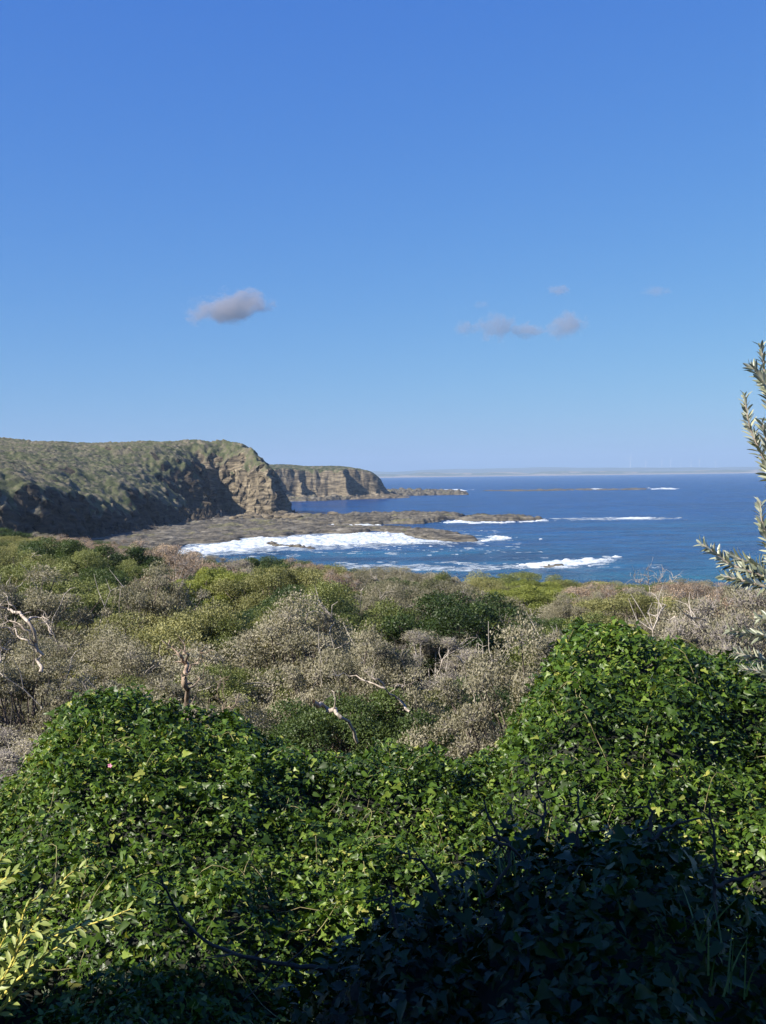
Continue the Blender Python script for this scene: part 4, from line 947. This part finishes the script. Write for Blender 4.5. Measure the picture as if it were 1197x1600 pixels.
# ------------------------------------------------------------------ leafy sprays
def spray(root, org, path_px, dist, leafL, gap, mat, smat, tpl, rng, r0=0.004, up_bias=0.55, dd=0.0, wide=1.0, start=0.0, size_tip=0.6, sunny=0.0):
    P = [D(px, py, dist + dd * k) - org for k, (px, py) in enumerate(path_px)]
    path = np.array(smooth_path(P, 8)); b = MB(); b.tube(list(path), np.linspace(r0, r0 * 0.35, len(path)), 6); b.build('stem', smat, root)
    seg = np.linalg.norm(np.diff(path, axis=0), axis=1); cum = np.concatenate([[0], np.cumsum(seg)]); tot = cum[-1]
    s = np.arange(tot * start, tot, gap); n = len(s)
    Q = np.stack([np.interp(s, cum, path[:, k]) for k in range(3)], -1)
    Tn = np.stack([np.interp(s + 0.004, cum, path[:, k]) for k in range(3)], -1) - np.stack([np.interp(s - 0.004, cum, path[:, k]) for k in range(3)], -1)
    Tn /= np.linalg.norm(Tn, axis=1, keepdims=True) + 1e-9
    a = np.arange(n) * 2.4 + rng.normal(0, .3, n); e1 = np.cross(Tn, [0, 1, 0.2]); e1 /= np.linalg.norm(e1, axis=1, keepdims=True); e2 = np.cross(Tn, e1)
    rad = np.cos(a)[:, None] * e1 + np.sin(a)[:, None] * e2
    U = rad * rng.uniform(0.5, 1.0, (n, 1)) + Tn * (up_bias + rng.normal(0, 0.12, (n, 1))) + rng.normal(0, .08, (n, 3))
    Wn = Tn * 0.6 - rad * 0.2 + rng.normal(0, .35, (n, 3)) + sunny * Ld
    L = leafL * rng.uniform(0.75, 1.15, n) * (1 - (1 - size_tip) * (s / tot) ** 3)
    V, Fc = leafcloud(tpl, Q, U, Wn, L, wide)
    return V, Fc, np.clip(0.5 + 0.25 * rng.normal(size=n), 0, 1)
rng = np.random.default_rng(23)
org = D(1290, 1180, 2.7)
ss = thing('silver_leaved_shrub', org, 'silvery narrow-leaved shrub whose sprays enter at the right edge against sea and sky', 'shrub')
LT = leaf_blade(0.25, 0.10, fold=0.25)
SP = [[(1320, 1100), (1280, 930), (1245, 810), (1208, 745), (1188, 705), (1172, 668), (1163, 618)], 
      [(1230, 820), (1215, 700), (1205, 640), (1196, 590), (1190, 542)],
      [(1207, 625), (1196, 600), (1182, 580), (1172, 572)],
      [(1225, 760), (1205, 745), (1198, 690), (1190, 660)],
      [(1300, 1000), (1240, 920), (1205, 860), (1190, 810), (1188, 785)],
      [(1300, 1010), (1250, 930), (1205, 905), (1170, 893), (1138, 880), (1115, 862), (1096, 850)],
      [(1250, 930), (1190, 915), (1150, 905), (1130, 900)], [(1205, 905), (1185, 885), (1160, 875), (1140, 868)], [(1240, 930), (1215, 890), (1200, 875)],
      
      [(1300, 1080), (1240, 1010), (1200, 995), (1165, 990), (1140, 985)], [(1300, 1120), (1230, 1050), (1190, 1030), (1150, 1020)], [(1290, 1130), (1230, 1075), (1190, 1050), (1160, 1045)], [(1245, 1010), (1210, 970), (1185, 965)]]
parts = [];
for k, sp in enumerate(SP):
    parts.append(spray(ss, org, sp, 2.7 + 0.05 * math.sin(k * 2), 0.043, 0.0026, 'silver', MAT['silver_stem'], LT, rng, r0=0.005, start=0.30 if len(sp) > 4 else 0.1, up_bias=0.9, dd=0.01, sunny=0.4))
V, Fc, T = join(parts); mesh_np('foliage', V, Fc, MAT['silver'], ss, attrs={'tint': ('FACE', T)})

org = D(-60, 1640, 2.55)
wt = thing('young_wattle', org, 'yellow-green leafy shoots with yellow stems in full sun at the lower left', 'shrub')
LW = leaf_blade(0.32, 0.10, fold=0.15, ob=0.62)
SW = [[(-70, 1640), (-10, 1560), (30, 1490), (62, 1430), (84, 1395), (110, 1365), (146, 1350)], [(60, 1436), (80, 1462), (120, 1450), (160, 1438), (205, 1420)], [(-40, 1590), (10, 1520), (30, 1480), (50, 1455), (80, 1470)],
      [(20, 1510), (30, 1460), (40, 1420), (60, 1400)], [(-60, 1600), (-30, 1540), (0, 1480), (20, 1440)], [(-60, 1460), (-30, 1420), (0, 1380), (22, 1365), (34, 1362)], [(-40, 1400), (-15, 1360), (4, 1340), (10, 1330)],
      [(0, 1560), (50, 1510), (90, 1480), (110, 1470)], [(-40, 1620), (20, 1560), (60, 1520)]]
parts = []
for k, sp in enumerate(SW):
    parts.append(spray(wt, org, sp, 2.55 + 0.05 * math.sin(k * 2.3), 0.040, 0.0075, 'wattle', MAT['wattle_stem'], LW, rng, r0=0.0042, start=0.25 if k < 1 else 0.05, up_bias=0.8, size_tip=0.7, sunny=1.2))
V, Fc, T = join(parts); mesh_np('foliage', V, Fc, MAT['wattle'], wt, attrs={'tint': ('FACE', T)})

# ------------------------------------------------------------------ unseen building added behind the viewer, shaped to throw the shade at the bottom
hm = plain('blocker_board', (0.45, 0.44, 0.40), 0.7); rm = plain('blocker_iron', (0.22, 0.24, 0.25), 0.4); gm = plain('blocker_glass', (0.04, 0.05, 0.06), 0.1)
hz_ang = math.atan2(Ld[0], Ld[1])                       # compass azimuth of the sun
ex = np.array([-Ld[1], Ld[0]]) / math.hypot(Ld[0], Ld[1]); ex = ex if ex[0] > 0 else -ex    # across, towards the right
ew = np.array([Ld[0], Ld[1]]) / math.hypot(Ld[0], Ld[1])                                   # towards the sun
U_EDGE = -2.22; WD = 3.0; TOP_LOW = -0.50; TOP_HIGH = 0.52  # edge and heights fitted to the wanted outline of the shade
ce, se = math.cos(SUN_EL), math.sin(SUN_EL)
def vtoz(v): return 20 + (v + se * WD) / ce
zl, zh = vtoz(TOP_LOW), vtoz(TOP_HIGH)
org2 = np.array([*(ew * WD), 18.38])
hs = thing('shade_blocker', org2, 'unseen building added behind the viewer, shaped to cast the foreground shade', 'shade_blocker', rz=math.atan2(ex[1], ex[0]))
# local axes: +x = across (ex), +y = away from the sun or towards it
sgn = 1 if (ex[0] * ew[1] - ex[1] * ew[0]) > 0 else -1
def hb(x0, x1, y0, y1, z0, z1):
    b = MB(); ya, yb = sorted((sgn * y0, sgn * y1)); b.box(x0, x1, ya, yb, z0, z1); return b
zl -= 18.38; zh -= 18.38
hb(U_EDGE + 0.15, 9, 0.15, 7, -0.5, zh - 0.15).build('blocker_wall', hm, hs, smooth=False)
hb(-3.05, U_EDGE + 0.148, 0.15, 5, -0.5, zl - 0.30).build('blocker_wall', hm, hs, smooth=False)
hb(U_EDGE, 9.2, 0, 7.2, zh - 0.148, zh).build('blocker_roof', rm, hs, smooth=False)
hb(-3.1, U_EDGE - 0.002, 0, 5.2, zl - 0.298, zl - 0.18).build('blocker_roof', rm, hs, smooth=False)
def zv(v): return (v + se * (WD + 0.3)) / ce + 20 - 18.38
V = [(x, sgn * y, z) for y in (0.3, 4.5) for x, z in ((-5.2, -0.5), (-3.12, -0.5), (-3.12, zv(-0.62)), (-3.35, zv(-0.22)), (-5.2, zv(-1.81)))]
b = MB(); b.v = [np.array(v, float) for v in V]; b.f = [(0, 1, 2, 3), (0, 3, 4, 4), (5, 8, 7, 6), (5, 9, 8, 8), (3, 2, 7, 8), (4, 3, 8, 9), (1, 6, 7, 2), (0, 4, 9, 5)]
me = bpy.data.meshes.new('blocker_wedge'); me.from_pydata([tuple(v) for v in V], [], [(0, 1, 2, 3, 4), (9, 8, 7, 6, 5), (3, 2, 7, 8), (4, 3, 8, 9), (1, 6, 7, 2), (0, 4, 9, 5), (0, 5, 6, 1)]); me.materials.append(hm)  # added wedge, its slope cut to the edge of the foreground shade
lo = bpy.data.objects.new('blocker_wedge', me); COL.objects.link(lo); lo.parent = hs
for x in (0.2, 2.6, 5.0): hb(x, x + 1.2, 0.12, 0.147, 1.0, 2.2).build('blocker_window', gm, hs, smooth=False)

# ------------------------------------------------------------------ haze
hzm = bpy.data.materials.new('sea_haze'); hzm.use_nodes = True; nt = hzm.node_tree; nt.nodes.clear()
out = nt.nodes.new('ShaderNodeOutputMaterial'); pv = nt.nodes.new('ShaderNodeVolumePrincipled'); pv.inputs['Density'].default_value = 0.000105
pv.inputs['Color'].default_value = (0.42, 0.59, 0.84, 1); pv.inputs['Anisotropy'].default_value = 0.0
nt.links.new(pv.outputs[0], out.inputs['Volume'])
b = MB(); b.box(-9500, 9500, -3200, 16500, -4, 290); hz = b.build('haze', hzm, smooth=False); tag(hz, kind='stuff')
